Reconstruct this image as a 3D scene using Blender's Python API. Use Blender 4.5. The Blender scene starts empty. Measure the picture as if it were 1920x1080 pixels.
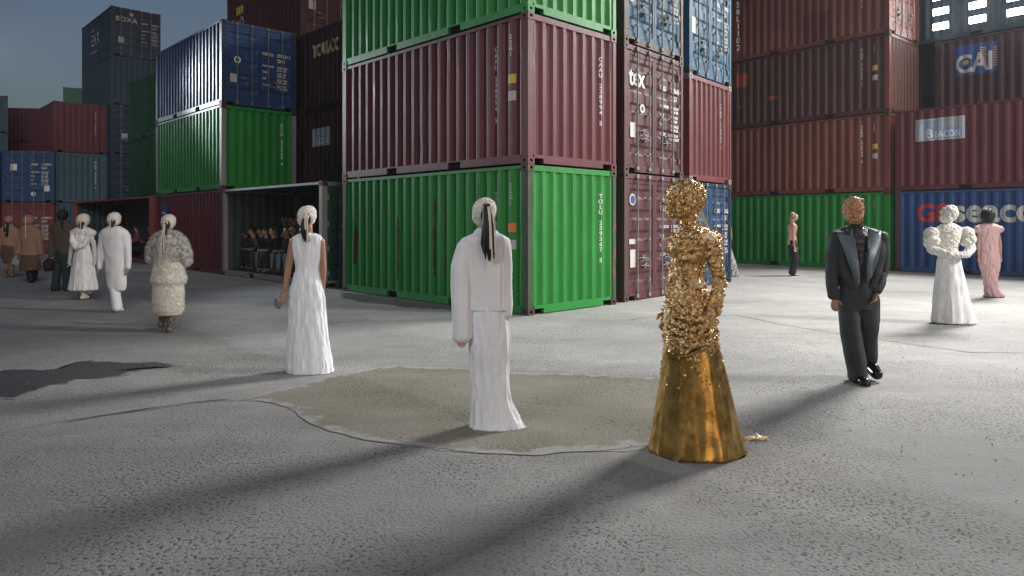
import bpy, bmesh, math, random
import numpy as np
from math import radians, sin, cos, pi
from mathutils import Vector, Matrix
S = bpy.context.scene
COL = S.collection
random.seed(7)
# ------------------------------------------------------------------ camera
F, HZ, CX, CH = 1311.0, 416.0, 960.0, 1.6      # focal length in px, horizon row, centre column, eye height
cam = bpy.data.objects.new('camera', bpy.data.cameras.new('camera'))
COL.objects.link(cam); S.camera = cam
cam.location = (0, 0, CH); cam.rotation_euler = (radians(90), 0, 0)
cam.data.sensor_width = 36; cam.data.lens = 36 * F / 1920
cam.data.shift_y = -(540 - HZ) / 1920
cam.data.clip_end = 2000
# ------------------------------------------------------------------ world, sun, lamps, exposure
w = bpy.data.worlds.new('World'); S.world = w; w.use_nodes = True
nt = w.node_tree; bg = nt.nodes['Background']
sky = nt.nodes.new('ShaderNodeTexSky'); sky.sky_type = 'NISHITA'; sky.sun_disc = False
SUN_EL, SUN_AZ = radians(6), radians(150)
sky.sun_elevation = SUN_EL; sky.sun_rotation = SUN_AZ
sky.air_density = 1.2; sky.dust_density = 2.5; sky.ozone_density = 3.0
hs = nt.nodes.new('ShaderNodeHueSaturation'); hs.inputs['Saturation'].default_value = 0.85
nt.links.new(sky.outputs[0], hs.inputs['Color']); tint = nt.nodes.new('ShaderNodeMix'); tint.data_type = 'RGBA'; tint.blend_type = 'MULTIPLY'; tint.inputs[0].default_value = 1; tint.inputs[7].default_value = (1.05, .93, 1.0, 1)
nt.links.new(hs.outputs[0], tint.inputs[6]); nt.links.new(tint.outputs[2], bg.inputs[0])
bg.inputs[1].default_value = 0.072
def aim(o, d):
    o.rotation_euler = Vector(d).to_track_quat('-Z', 'Y').to_euler()
def lamp(kind, name, loc, target, energy, color, **kw):
    l = bpy.data.lights.new(name, kind); l.energy = energy; l.color = color
    for k, v in kw.items(): setattr(l, k, v)
    o = bpy.data.objects.new(name, l); COL.objects.link(o); o.location = loc
    aim(o, Vector(target) - Vector(loc)); return o
# dusk light, wide and soft, from behind the right shoulder
lamp('SUN', 'sun', (0, 0, 30), (-5, 9, 22), 0.38, (1, .96, .92), angle=radians(18))
# the floodlights of the yard; stacks, far left and walkers spots are added fill
lamp('AREA', 'floodlight_beam', (16.8, 20.9, 12.6), (4.5, 10, 0), 2300, (1, .98, .94), shape='RECTANGLE', size=5, size_y=2.6, spread=radians(105))
lamp('SPOT', 'floodlight_beam_left', (-24, 30, 7.5), (-11, 23.4, 3.2), 700, (.88, .94, 1), spot_size=radians(40), spot_blend=.4, shadow_soft_size=.3)
lamp('SPOT', 'floodlight_beam_left', (-23, 29, 9), (-1.5, 13.2, 3.2), 14000, (.90, .95, 1), spot_size=radians(24), spot_blend=.4, shadow_soft_size=.3)
lamp('SPOT', 'floodlight_beam_front', (-8, -5, 8), (3.5, 11, 1.6), 2100, (1, .97, .93), spot_size=radians(46), spot_blend=.8, shadow_soft_size=1.0)
lamp('SPOT', 'floodlight_beam_right', (21, 6, 10), (3.8, 12.0, 0), 17500, (1, .97, .92), spot_size=radians(42), spot_blend=1, shadow_soft_size=1.4)
lamp('SPOT', 'stack_fill_spot', (23, 2, 9), (11.5, 23, 4.5), 5500, (1, .93, .85), spot_size=radians(38), spot_blend=.9, shadow_soft_size=.5)  # added fill, grazing the ribs of the right stacks
lamp('SPOT', 'stack_fill_spot', (2, -4, 9), (13, 24, 4.2), 3800, (1, .95, .9), spot_size=radians(32), spot_blend=1, shadow_soft_size=.8)  # added frontal fill for the same stacks
lamp('SPOT', 'far_left_fill_spot', (-13, 8, 9), (-27, 36, 3.5), 4200, (.88, .95, 1), spot_size=radians(44), spot_blend=1, shadow_soft_size=.8)  # added fill that brightens the far left containers
lamp('SPOT', 'walker_fill_spot', (-1, -3, 8), (-9.5, 14.5, 1), 1300, (1, .96, .9), spot_size=radians(26), spot_blend=1, shadow_soft_size=1.0)  # added warm fill on the people at the left
S.view_settings.view_transform = 'Standard'; S.view_settings.look = 'None'
S.view_settings.gamma = 1; S.view_settings.exposure = 0.12
# ------------------------------------------------------------------ helpers
def tag(o, label=None, cat=None, group=None, kind=None):
    if label: o['label'] = label
    if cat: o['category'] = cat
    if group: o['group'] = group
    if kind: o['kind'] = kind
    return o
def link(name, me, mat=None, parent=None):
    o = bpy.data.objects.new(name, me); COL.objects.link(o)
    if mat is not None and me is not None:
        for m in (mat if isinstance(mat, (list, tuple)) else [mat]): me.materials.append(m)
    if parent: o.parent = parent
    return o
def thing(name, label, cat, loc=(0, 0, 0), rz=0, group=None):
    o = bpy.data.objects.new(name, None); COL.objects.link(o); o.empty_display_size = .2
    o.location = loc; o.rotation_euler = (0, 0, rz); return tag(o, label, cat, group)
def mesh_of(V, Fc, smooth=False, name='m'):
    me = bpy.data.meshes.new(name)
    me.from_pydata([tuple(v) for v in V], [], Fc); me.update()
    if smooth: me.polygons.foreach_set('use_smooth', [True] * len(me.polygons))
    return me
class MB:
    """collects simple solids into one mesh"""
    def __init__(s): s.v = []; s.f = []
    def add(s, V, Fc):
        n = len(s.v); s.v += [tuple(v) for v in V]; s.f += [tuple(i + n for i in f) for f in Fc]; return s
    def box(s, x0, x1, y0, y1, z0, z1):
        V = [(x, y, z) for z in (z0, z1) for y in (y0, y1) for x in (x0, x1)]
        return s.add(V, [(0, 2, 3, 1), (4, 5, 7, 6), (0, 1, 5, 4), (2, 6, 7, 3), (0, 4, 6, 2), (1, 3, 7, 5)])
    def tube(s, pts, rad, n=10):
        V, Fc = tube_geo(pts, rad, n); return s.add(V, Fc)
    def mesh(s, smooth=False): return mesh_of(s.v, s.f, smooth)
def tube_geo(pts, rad, n=14, flat=1.0, up=None):
    pts = [Vector(p) for p in pts]
    if not isinstance(rad, (list, tuple)): rad = [rad] * len(pts)
    P = []; R = []
    t0 = (pts[1] - pts[0]).normalized(); t1 = (pts[-1] - pts[-2]).normalized()
    for a in (0.0, .35, .75): P.append(pts[0] - t0 * rad[0] * (1 - a) * .8); R.append(rad[0] * max(.05, math.sqrt(max(0, 1 - (1 - a) ** 2))))
    P += pts; R += list(rad)
    for a in (.75, .35, 0.0): P.append(pts[-1] + t1 * rad[-1] * (1 - a) * .8); R.append(rad[-1] * max(.05, math.sqrt(max(0, 1 - (1 - a) ** 2))))
    V = []; Fc = []
    ref = Vector(up) if up else Vector((0, 1, 0))
    for i, p in enumerate(P):
        a = P[max(i - 1, 0)]; b = P[min(i + 1, len(P) - 1)]; t = (b - a)
        t = t.normalized() if t.length > 1e-9 else t0
        x = t.cross(ref)
        if x.length < .15: x = t.cross(Vector((1, 0, .2)))
        x.normalize(); y = x.cross(t).normalized()
        for j in range(n):
            an = 2 * pi * j / n; V.append(p + x * cos(an) * R[i] + y * sin(an) * R[i] * flat)
    m = len(P)
    for i in range(m - 1):
        for j in range(n): Fc.append((i * n + j, i * n + (j + 1) % n, (i + 1) * n + (j + 1) % n, (i + 1) * n + j))
    Fc.append(tuple(range(n))[::-1]); Fc.append(tuple((m - 1) * n + j for j in range(n)))
    return V, Fc
def ell_geo(c, r, n=20, rz=0, tilt=0):
    c = Vector(c); V = []; Fc = []; M = Matrix.Rotation(rz, 3, 'Z') @ Matrix.Rotation(tilt, 3, 'X'); m = n // 2
    for i in range(m + 1):
        ph = pi * (i + .02 * (i == 0) - .02 * (i == m)) / m
        for j in range(n):
            th = 2 * pi * j / n
            V.append(c + M @ Vector((r[0] * sin(ph) * cos(th), r[1] * sin(ph) * sin(th), r[2] * cos(ph))))
    for i in range(m):
        for j in range(n): Fc.append((i * n + j, (i + 1) * n + j, (i + 1) * n + (j + 1) % n, i * n + (j + 1) % n))
    Fc.append(tuple(range(n))); Fc.append(tuple(m * n + j for j in range(n))[::-1])
    return V, Fc
def loft_geo(rings, n=40, fold=None):
    """rings: (cx, cy, z, rx, ry); fold(theta, i, frac) scales the radius"""
    V = []; Fc = []; m = len(rings)
    for i, (cx, cy, z, rx, ry) in enumerate(rings):
        for j in range(n):
            th = 2 * pi * j / n; k = fold(th, i, i / (m - 1)) if fold else 1
            V.append((cx + rx * k * cos(th), cy + ry * k * sin(th), z))
    for i in range(m - 1):
        for j in range(n): Fc.append((i * n + j, i * n + (j + 1) % n, (i + 1) * n + (j + 1) % n, (i + 1) * n + j))
    Fc.append(tuple(range(n))[::-1]); Fc.append(tuple((m - 1) * n + j for j in range(n)))
    return V, Fc
def resample(rings, k):
    """smooth (Catmull) resampling of a ring list"""
    R = np.array(rings, float); m = len(R); out = []
    for i in range(m - 1):
        p0, p1, p2, p3 = R[max(i - 1, 0)], R[i], R[i + 1], R[min(i + 2, m - 1)]
        for q in range(k):
            t = q / k
            out.append(.5 * ((2 * p1) + (-p0 + p2) * t + (2 * p0 - 5 * p1 + 4 * p2 - p3) * t * t + (-p0 + 3 * p1 - 3 * p2 + p3) * t ** 3))
    out.append(R[-1]); return [tuple(r) for r in out]
def vnoise(P, seed=0):
    """value noise, P (n,3) -> (n,) in -1..1"""
    P = np.asarray(P, float); I = np.floor(P).astype(np.int64); f = P - I; f = f * f * (3 - 2 * f); r = 0
    for dx in (0, 1):
        for dy in (0, 1):
            for dz in (0, 1):
                h = ((I[:, 0] + dx) * 374761393 + (I[:, 1] + dy) * 668265263 + (I[:, 2] + dz) * 2147483647 + seed * 974711) & 0xffffffff
                h = ((h ^ (h >> 13)) * 1274126177) & 0xffffffff; h = h ^ (h >> 16)
                r = r + (h / 4294967295.0 * 2 - 1) * (f[:, 0] if dx else 1 - f[:, 0]) * (f[:, 1] if dy else 1 - f[:, 1]) * (f[:, 2] if dz else 1 - f[:, 2])
    return r
def coords(me):
    a = np.empty(len(me.vertices) * 3); me.vertices.foreach_get('co', a); return a.reshape(-1, 3)
def normals(me):
    a = np.empty(len(me.vertices) * 3); me.vertices.foreach_get('normal', a); return a.reshape(-1, 3)
def displace(me, fn):
    P = coords(me); N = normals(me); P = P + N * fn(P, N)[:, None]
    me.vertices.foreach_set('co', P.ravel()); me.update(); return me
def solid(geos, voxel=.012, smooth=3):
    """the union of closed shapes as ONE continuous surface"""
    mb = MB()
    for V, Fc in geos: mb.add(V, Fc)
    me = mb.mesh(); o = bpy.data.objects.new('t', me); COL.objects.link(o)
    r = o.modifiers.new('r', 'REMESH'); r.mode = 'VOXEL'; r.voxel_size = voxel; r.use_smooth_shade = True
    if smooth:
        s = o.modifiers.new('s', 'SMOOTH'); s.factor = .5; s.iterations = smooth
    dg = bpy.context.evaluated_depsgraph_get()
    out = bpy.data.meshes.new_from_object(o.evaluated_get(dg))
    bpy.data.objects.remove(o); bpy.data.meshes.remove(me)
    out.polygons.foreach_set('use_smooth', [True] * len(out.polygons)); return out
# ------------------------------------------------------------------ materials
def newmat(name):
    m = bpy.data.materials.new(name); m.use_nodes = True; n = m.node_tree; return m, n, n.nodes['Principled BSDF']
def node(n, t, **kw):
    x = n.nodes.new(t)
    for k, v in kw.items():
        if k in x.inputs.keys() if hasattr(x.inputs, 'keys') else False: x.inputs[k].default_value = v
        else: setattr(x, k, v)
    return x
def noise_tex(n, co, scale, detail=4, rough=.55, vec=(1, 1, 1), off=None):
    mp = n.nodes.new('ShaderNodeMapping'); mp.inputs['Scale'].default_value = vec
    n.links.new(co, mp.inputs[0])
    if off is not None: n.links.new(off, mp.inputs['Location'])
    t = n.nodes.new('ShaderNodeTexNoise'); t.inputs['Scale'].default_value = scale
    t.inputs['Detail'].default_value = detail; t.inputs['Roughness'].default_value = rough
    n.links.new(mp.outputs[0], t.inputs[0]); return t.outputs['Fac']
def ramp(n, fac, a, b, ca=(0, 0, 0, 1), cb=(1, 1, 1, 1)):
    r = n.nodes.new('ShaderNodeValToRGB'); r.color_ramp.elements[0].position = a; r.color_ramp.elements[1].position = b
    r.color_ramp.elements[0].color = ca; r.color_ramp.elements[1].color = cb
    n.links.new(fac, r.inputs[0]); return r.outputs[0]
def mix(n, fac, a, b):
    m = n.nodes.new('ShaderNodeMix'); m.data_type = 'RGBA'
    if hasattr(fac, 'links') or not isinstance(fac, (int, float)): n.links.new(fac, m.inputs[0])
    else: m.inputs[0].default_value = fac
    for k, v in ((6, a), (7, b)):
        if isinstance(v, tuple): m.inputs[k].default_value = (*v[:3], 1)
        else: n.links.new(v, m.inputs[k])
    return m.outputs[2]
def bump(n, b, h, strength, dist):
    x = n.nodes.new('ShaderNodeBump'); x.inputs['Strength'].default_value = strength; x.inputs['Distance'].default_value = dist
    n.links.new(h, x.inputs['Height']); n.links.new(x.outputs[0], b.inputs['Normal']); return x
def paint(name, col, rust=.5, rough=.42, worn=(.10, .045, .03), fade=.10):
    """ship paint on steel: faded, streaked, scratched, rusting"""
    m, n, b = newmat(name)
    tc = n.nodes.new('ShaderNodeTexCoord'); oi = n.nodes.new('ShaderNodeObjectInfo')
    sc = n.nodes.new('ShaderNodeMath'); sc.operation = 'MULTIPLY'; sc.inputs[1].default_value = 37
    n.links.new(oi.outputs['Random'], sc.inputs[0]); co = tc.outputs['Object']; off = sc.outputs[0]
    fadeN = ramp(n, noise_tex(n, co, 1.1, 3, .6, (1, 1, .6), off), .3, .7)
    lighter = tuple(c * (1 - fade) + .10 * fade for c in col); darker = tuple(c * .72 for c in col)
    base = mix(n, fadeN, darker, lighter)
    streak = ramp(n, noise_tex(n, co, 9, 4, .6, (1, 1, .06), off), .55 - .02 * rust, .78)
    sf = n.nodes.new('ShaderNodeMath'); sf.operation = 'MULTIPLY'; sf.inputs[1].default_value = .45 * rust + .12
    n.links.new(streak, sf.inputs[0]); base = mix(n, sf.outputs[0], base, tuple(c * .45 + .012 for c in col))
    chips = ramp(n, noise_tex(n, co, 7, 8, .72, (1, 1, .45), off), .68 - .05 * rust, .71 - .04 * rust)
    rustc = mix(n, noise_tex(n, co, 30, 3), worn, tuple(c * 1.9 for c in worn))
    cf = n.nodes.new('ShaderNodeMath'); cf.operation = 'MULTIPLY'; cf.inputs[1].default_value = min(1, .55 + .4 * rust)
    n.links.new(chips, cf.inputs[0]); base = mix(n, cf.outputs[0], base, rustc)
    n.links.new(base, b.inputs['Base Color']); b.inputs['Specular IOR Level'].default_value = .38
    rr = n.nodes.new('ShaderNodeMapRange'); rr.inputs[3].default_value = rough - .08; rr.inputs[4].default_value = rough + .25
    n.links.new(noise_tex(n, co, 6, 5, .7, (1, 1, .3), off), rr.inputs[0]); n.links.new(rr.outputs[0], b.inputs['Roughness'])
    bump(n, b, noise_tex(n, co, 5, 6, .6, (1, 1, .5), off), .35, .012); return m
def cloth(name, col, rough=.85, scale=60, vec=(1, 1, 1), strength=.4, dist=.004, col2=None, sheen=0.0, metal=0.0, cscale=None):
    m, n, b = newmat(name); tc = n.nodes.new('ShaderNodeTexCoord'); co = tc.outputs['Object']
    h = noise_tex(n, co, scale, 5, .6, vec)
    c2 = col2 or tuple(c * .8 for c in col)
    hc = h if cscale is None else noise_tex(n, co, cscale, 4, .6)
    n.links.new(mix(n, ramp(n, hc, .38, .62), c2, col), b.inputs['Base Color'])
    b.inputs['Roughness'].default_value = rough; b.inputs['Metallic'].default_value = metal
    b.inputs['Sheen Weight'].default_value = sheen
    bump(n, b, h, strength, dist); return m
def flat(name, col, rough=.6, metal=0, emit=0):
    m, n, b = newmat(name); tc = n.nodes.new('ShaderNodeTexCoord')
    c = mix(n, noise_tex(n, tc.outputs['Object'], 25, 3), tuple(x * .82 for x in col), tuple(min(1, x * 1.08) for x in col))
    n.links.new(c, b.inputs['Base Color']); b.inputs['Roughness'].default_value = rough; b.inputs['Metallic'].default_value = metal
    if emit: b.inputs['Emission Color'].default_value = (*col, 1); b.inputs['Emission Strength'].default_value = emit
    return m
M = {}
M['green'] = paint('green paint', (.008, .235, .026), 1.1)
M['brightgreen'] = paint('bright green paint', (.010, .27, .035), .35)  # lighter and less rusted than the other green
M['darkgreen'] = paint('deep green paint', (.005, .085, .022), .25)
M['teal'] = paint('teal green paint', (.03, .10, .085), .8)
M['maroon'] = paint('maroon paint', (.125, .020, .030), .35)
M['maroon2'] = paint('dull maroon paint', (.085, .019, .025), .7, .6)
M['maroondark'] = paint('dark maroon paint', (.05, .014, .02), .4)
M['redbrown'] = paint('red brown paint', (.19, .052, .032), .9)
M['redblack'] = paint('weathered dark brown paint', (.085, .028, .022), .9)
M['rosy'] = paint('rose maroon paint', (.19, .05, .055), .4)
M['blue'] = paint('royal blue paint', (.010, .055, .20), .45)
M['navy'] = paint('navy paint', (.015, .035, .075), .4)
M['petrol'] = paint('petrol blue paint', (.02, .055, .085), .3)
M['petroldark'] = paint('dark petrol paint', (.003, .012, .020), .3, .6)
M['skyblue'] = paint('light blue paint', (.018, .105, .20), 1.0, .62)
M['midblue'] = paint('mid blue paint', (.03, .08, .19), .6)
M['steel'] = paint('steel blue paint', (.055, .12, .16), .4)
M['dullgreen'] = paint('sea green paint', (.03, .17, .12), .3)
M['orange'] = paint('orange paint', (.38, .07, .03), .7)
M['rusty'] = paint('rusting frame paint', (.075, .042, .033), 1.0, .6, (.16, .07, .035))
M['rustgreen'] = paint('green paint rusting through', (.035, .085, .035), 2.6, .6, (.11, .05, .03))
M['bare'] = paint('scraped grey metal', (.32, .31, .30), 1.0, .5)
M['galv'] = flat('galvanised bar', (.17, .185, .185), .75, 0)
M['hole'] = flat('painted dark recess', (.008, .008, .009), .9)  # near-black paint stands in for the shade inside fork pockets
M['white'] = flat('white lettering', (.72, .72, .70), .6)
M['palewhite'] = flat('weathered white lettering', (.46, .47, .46), .7)
M['yellow'] = flat('yellow lettering', (.62, .45, .07), .6)
M['paleyellow'] = flat('pale yellow lettering', (.50, .47, .24), .6)
M['redink'] = flat('red lettering', (.42, .03, .03), .6)
M['orangeink'] = flat('orange sticker', (.75, .20, .02), .6)
M['logoblue'] = flat('logo blue', (.02, .06, .22), .6)
M['logopale'] = flat('logo pale blue', (.26, .36, .52), .6)
M['sticker'] = flat('sticker', (.50, .50, .44), .7)
from mathutils.geometry import tessellate_polygon
# ------------------------------------------------------------------ shipping containers
CW, CL, CHT = 2.438, 6.058, 2.591
def prof(u, depth=.042):
    u = u % 1.0
    if u < .13 or u > .87: return 0.0
    if u < .37: return depth * (u - .13) / .24
    if u > .63: return depth * (.87 - u) / .24
    return depth
def breaks(a, b, n):
    p = (b - a) / n; out = []
    for i in range(n):
        for u in (0, .13, .37, .63, .87): out.append((a + p * (i + u), prof(u)))
    out.append((b, 0)); return out
NSIDE = {CL: 20, 12.192: 40}; NEND = 8
A0 = .15
def corr_sheet(length, n, z0, z1, seed, dent=.010):
    """corrugated wall in the plane x=0.018, ribs standing; runs along y"""
    br = breaks(A0, length - A0, n); zs = np.linspace(z0, z1, 15); V = []
    for (y, d) in br:
        for z in zs: V.append((.018 + d, y, z))
    P = np.array(V); nn = vnoise(P * np.array([0, 1.7, 1.3]) + seed * 9.3, seed) ; n2 = vnoise(P * np.array([0, 4.5, 2.2]) + seed, seed + 3)
    edge = np.clip((P[:, 2] - z0) * 5, 0, 1) * np.clip((z1 - P[:, 2]) * 5, 0, 1)
    P[:, 0] += np.clip(nn * .6 + n2 * .5 - .15, 0, 1) * dent * edge * 2
    m = len(zs); Fc = []
    for i in range(len(br) - 1):
        for k in range(m - 1): Fc.append((i * m + k, i * m + k + 1, (i + 1) * m + k + 1, (i + 1) * m + k))
    return mesh_of(P, Fc)
def fitting_mesh():
    mb = MB(); s = (.162, .178, .118)
    def face(o, u, v, nrm, du, dv):
        o, u, v, nrm = map(Vector, (o, u, v, nrm))
        out = [(0, 0), (.5, 0), (1, 0), (1, .5), (1, 1), (.5, 1), (0, 1), (0, .5)]
        ru, rv = .028 / du, .045 / dv
        if dv < .13: ru, rv = .036 / du, .030 / dv
        inn = [(.5 + ru * math.cos(a), .5 + rv * math.sin(a)) for a in [radians(225 + 45 * i) for i in range(8)]]
        V = [o + u * a * du + v * b * dv for a, b in out] + [o + u * a * du + v * b * dv for a, b in inn] + [o + u * a * du + v * b * dv - nrm * .05 for a, b in inn]
        Fc = [(i, (i + 1) % 8, 8 + (i + 1) % 8, 8 + i) for i in range(8)] + [(8 + i, 8 + (i + 1) % 8, 16 + (i + 1) % 8, 16 + i) for i in range(8)]
        Fc.append(tuple(range(16, 24))); mb.add(V, Fc)
    X, Y, Z = s
    face((0, Y, 0), (0, -1, 0), (0, 0, 1), (-1, 0, 0), Y, Z)
    face((0, 0, 0), (1, 0, 0), (0, 0, 1), (0, -1, 0), X, Z)
    face((X, 0, 0), (0, 1, 0), (0, 0, 1), (1, 0, 0), Y, Z)
    face((X, Y, 0), (-1, 0, 0), (0, 0, 1), (0, 1, 0), X, Z)
    mb.add([(0, 0, 0), (X, 0, 0), (X, Y, 0), (0, Y, 0), (0, 0, Z), (X, 0, Z), (X, Y, Z), (0, Y, Z)], [(0, 3, 2, 1), (4, 5, 6, 7)])
    return mb.mesh()
G = {}   # shared geometry
def geo(key, fn):
    if key not in G: G[key] = fn()
    return G[key]
ZB, ZT = .005, CHT - .005
def bottom_rail(L):
    mb = MB(); c = L / 2
    for q, (p, s) in enumerate(((.178, c - 1.22), (c - 1.22, c - .86), (c - .86, c + .86), (c + .86, c + 1.22), (c + 1.22, L - .178))):
        mb.box(.012, .085, p, s, .022 if q % 2 == 0 else .142, .165)
    return mb.mesh()
def top_rail(L): mb = MB(); mb.box(.012, .077, .178, L - .178, ZT - .075, ZT - .015); return mb.mesh()
def sill():
    mb = MB(); mb.box(.162, .40, .012, .10, .105, .165); mb.box(.40, CW - .40, .012, .10, .022, .165); mb.box(CW - .40, CW - .162, .012, .10, .105, .165); return mb.mesh()
def header(): mb = MB(); mb.box(.162, CW - .162, .012, .10, ZT - .11, ZT - .012); return mb.mesh()
def pocket(): mb = MB(); mb.box(.09, CW - .09, 0, .36, .026, .138); return mb.mesh()
def post():
    mb = MB(); mb.box(.006, .10, .006, .156, .123, ZT - .118); mb.box(.10, .15, .02, .075, .123, ZT - .118); return mb.mesh()
def roof(L): mb = MB(); mb.box(.09, CW - .09, .1, L - .1, ZT - .05, ZT - .03); return mb.mesh()
def floor_m(L): mb = MB(); mb.box(.09, CW - .09, .1, L - .1, .145, .172); return mb.mesh()
def end_sheet(seed):
    me = corr_sheet(CW, NEND, .165, ZT - .11, seed)      # along y -> turn to run along x at y=0
    P = coords(me); Q = np.stack([P[:, 1], P[:, 0], P[:, 2]], 1); me.vertices.foreach_set('co', Q.ravel()); me.update(); me.flip_normals(); return me
DZ0, DZ1 = .17, ZT - .115
def door_leaf():
    """one leaf, hinge edge at x=0, width 1.06, four pressed bands"""
    W = 1.062; mb = MB(); H = DZ1 - DZ0
    mb.box(0, .07, 0, .045, DZ0, DZ1); mb.box(W - .07, W - .004, 0, .045, DZ0, DZ1)
    mb.box(.07, W - .07, 0, .045, DZ0, DZ0 + .09); mb.box(.07, W - .07, 0, .045, DZ1 - .09, DZ1)
    zs = [(DZ0 + .09, .012)]; span = H - .18; k = 5
    for i in range(k):
        b = DZ0 + .09 + span * i / k; p = span / k
        zs += [(b + p * .24, .012), (b + p * .36, .036), (b + p * .64, .036), (b + p * .76, .012)]
    zs.append((DZ1 - .09, .012))
    V = []; 
    xs = (.07, .13, W - .13, W - .07)
    for z, d in zs:
        for x in xs: V.append((x, .012 if x in (xs[0], xs[3]) else d, z))
    Fc = [(i * 4 + j, i * 4 + j + 1, (i + 1) * 4 + j + 1, (i + 1) * 4 + j) for i in range(len(zs) - 1) for j in range(3)]
    mb.add(V, Fc); return mb.mesh()
def lock_bar():
    mb = MB(); mb.tube([(0, -.035, .075), (0, -.035, ZT - .03)], .017, 10)
    for z in (.10, ZT - .06): mb.box(-.045, .045, -.05, .012, z - .035, z + .035)
    for z in (.42, 1.25, 2.1): mb.box(-.035, .035, -.045, .004, z - .025, z + .025)
    return mb.mesh()
def handle():
    mb = MB(); mb.tube([(0, -.055, 0), (.09, -.06, .012), (.30, -.06, -.008), (.38, -.06, -.03)], .011, 8)
    mb.box(.15, .19, -.055, .004, -.05, .05); mb.box(.14, .26, -.055, .004, .03, .05); return mb.mesh()
def hinge_m(): mb = MB(); mb.box(-.05, .05, -.016, .03, -.06, .06); return mb.mesh()
def child(name, me, mat, par, loc=(0, 0, 0), rz=0, scale=None):
    """a part that shares its mesh; the paint sits on the object"""
    if not me.materials: me.materials.append(None)
    o = bpy.data.objects.new(name, me); COL.objects.link(o); o.parent = par; o.location = loc; o.rotation_euler = (0, 0, rz)
    if scale: o.scale = scale
    o.material_slots[0].link = 'OBJECT'; o.material_slots[0].material = mat; return o
def corner_xy(theta, org, x, y):
    t = radians(theta); return (org[0] + x * sin(t) - y * cos(t), org[1] + x * cos(t) + y * sin(t))
NC = [0]
def container(org, theta, level, color, label, doors=True, frame=None, L=CL, open_side=False, inner=None, bars=True, post_col=None, group=None, fit='rusty', hidden=()):
    """org: near corner on the ground; local x = short way, local y = long way; doors=True shows the door end"""
    NC[0] += 1; seed = NC[0] % 4; fr = M[frame or color]; c = M[color]; pc = M[post_col] if post_col else fr
    rot = radians(90 - theta)
    if doors: x, y, r = org[0], org[1], rot
    else:
        x, y = corner_xy(theta, org, CW, L); r = rot + pi
    t = thing('shipping_container', label, 'shipping container', (x, y, level * CHT), r, group)
    t['front'] = 1 if doors else 0
    for q in (0, 1):
        ro, tw = ((0, 0, 0), 0) if not q else ((CW, L, 0), pi)
        child('bottom_rail', geo(('brail', L), lambda: bottom_rail(L)), fr, t, ro, tw)
        child('top_rail', geo(('trail', L), lambda: top_rail(L)), fr, t, ro, tw)
        child('end_sill', geo('sill', sill), fr, t, ro, tw); child('door_header' if not q else 'end_header', geo('header', header), fr, t, ro, tw)
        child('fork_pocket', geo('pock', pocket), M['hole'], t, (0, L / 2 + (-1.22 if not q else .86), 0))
    pm = geo('post', post); fm = geo('fit', fitting_mesh)
    for (px, py, sx, sy) in ((0, 0, 1, 1), (CW, 0, -1, 1), (0, L, 1, -1), (CW, L, -1, -1)):
        child('corner_post', pm, pc, t, (px, py, 0), 0, (sx, sy, 1))
        for z in (ZB - .003, ZT - .115): child('corner_casting', fm, M[fit], t, (px, py, z), 0, (sx, sy, 1))
    sm = geo(('side', L, seed), lambda: corr_sheet(L, NSIDE[L], .16, ZT - .07, seed))
    if not (open_side and doors): child('side_panel', sm, inner or c, t)
    if not (open_side and not doors): child('side_panel', sm, inner or c, t, (CW, L, 0), pi)
    child('roof_panel', geo(('roof', L), lambda: roof(L)), inner or c, t)
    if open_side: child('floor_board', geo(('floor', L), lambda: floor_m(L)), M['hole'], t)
    child('end_panel', geo(('end', seed), lambda: end_sheet(seed)), inner or c, t, (CW, L, 0), pi)
    for s in (0, 1):
        dl = geo('leaf', door_leaf)
        d = child('door', dl, c, t, (.155 if not s else CW - .155, .03, 0), 0, (1 if not s else -1, 1, 1))
        if bars and doors:
            for bx in (.33, .80): child('locking_bar', geo('bar', lock_bar), M['galv'], d, (bx, 0, 0))
            child('door_handle', geo('handle', handle), M['galv'], d, (.36, 0, .86)); child('door_handle', geo('handle', handle), M['galv'], d, (.44, 0, .70))
            for hz in (.35, .95, 1.55, 2.2): child('hinge', geo('hinge', hinge_m), fr, d, (0, 0, hz))
    t['L'] = L; return t
# ---- markings laid on a face of a container. Face coords: a = metres from the near corner's side (left to right as seen), z = height
def text_geo(s, size, align='LEFT', space=1.0, bold=0.0, line=1.0, xs=1.0):
    cu = bpy.data.curves.new('t', 'FONT'); cu.body = s; cu.size = size; cu.align_x = align; cu.space_line = line
    cu.space_character = space; cu.offset = bold; cu.resolution_u = 3
    o = bpy.data.objects.new('t', cu); COL.objects.link(o)
    me = bpy.data.meshes.new_from_object(o.evaluated_get(bpy.context.evaluated_depsgraph_get()))
    bpy.data.objects.remove(o); bpy.data.curves.remove(cu)
    P = coords(me); V = [(p[0] * xs, p[1]) for p in P]; Fc = [tuple(p.vertices) for p in me.polygons]
    bpy.data.meshes.remove(me); return V, Fc
def rect_geo(x0, y0, x1, y1): return [(x0, y0), (x1, y0), (x1, y1), (x0, y1)], [(0, 1, 2, 3)]
def poly_geo(pts): return list(pts), [tuple(range(len(pts)))]
def disc_geo(cx, cy, r, n=20): return poly_geo([(cx + r * cos(2 * pi * i / n), cy + r * sin(2 * pi * i / n)) for i in range(n)])
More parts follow.
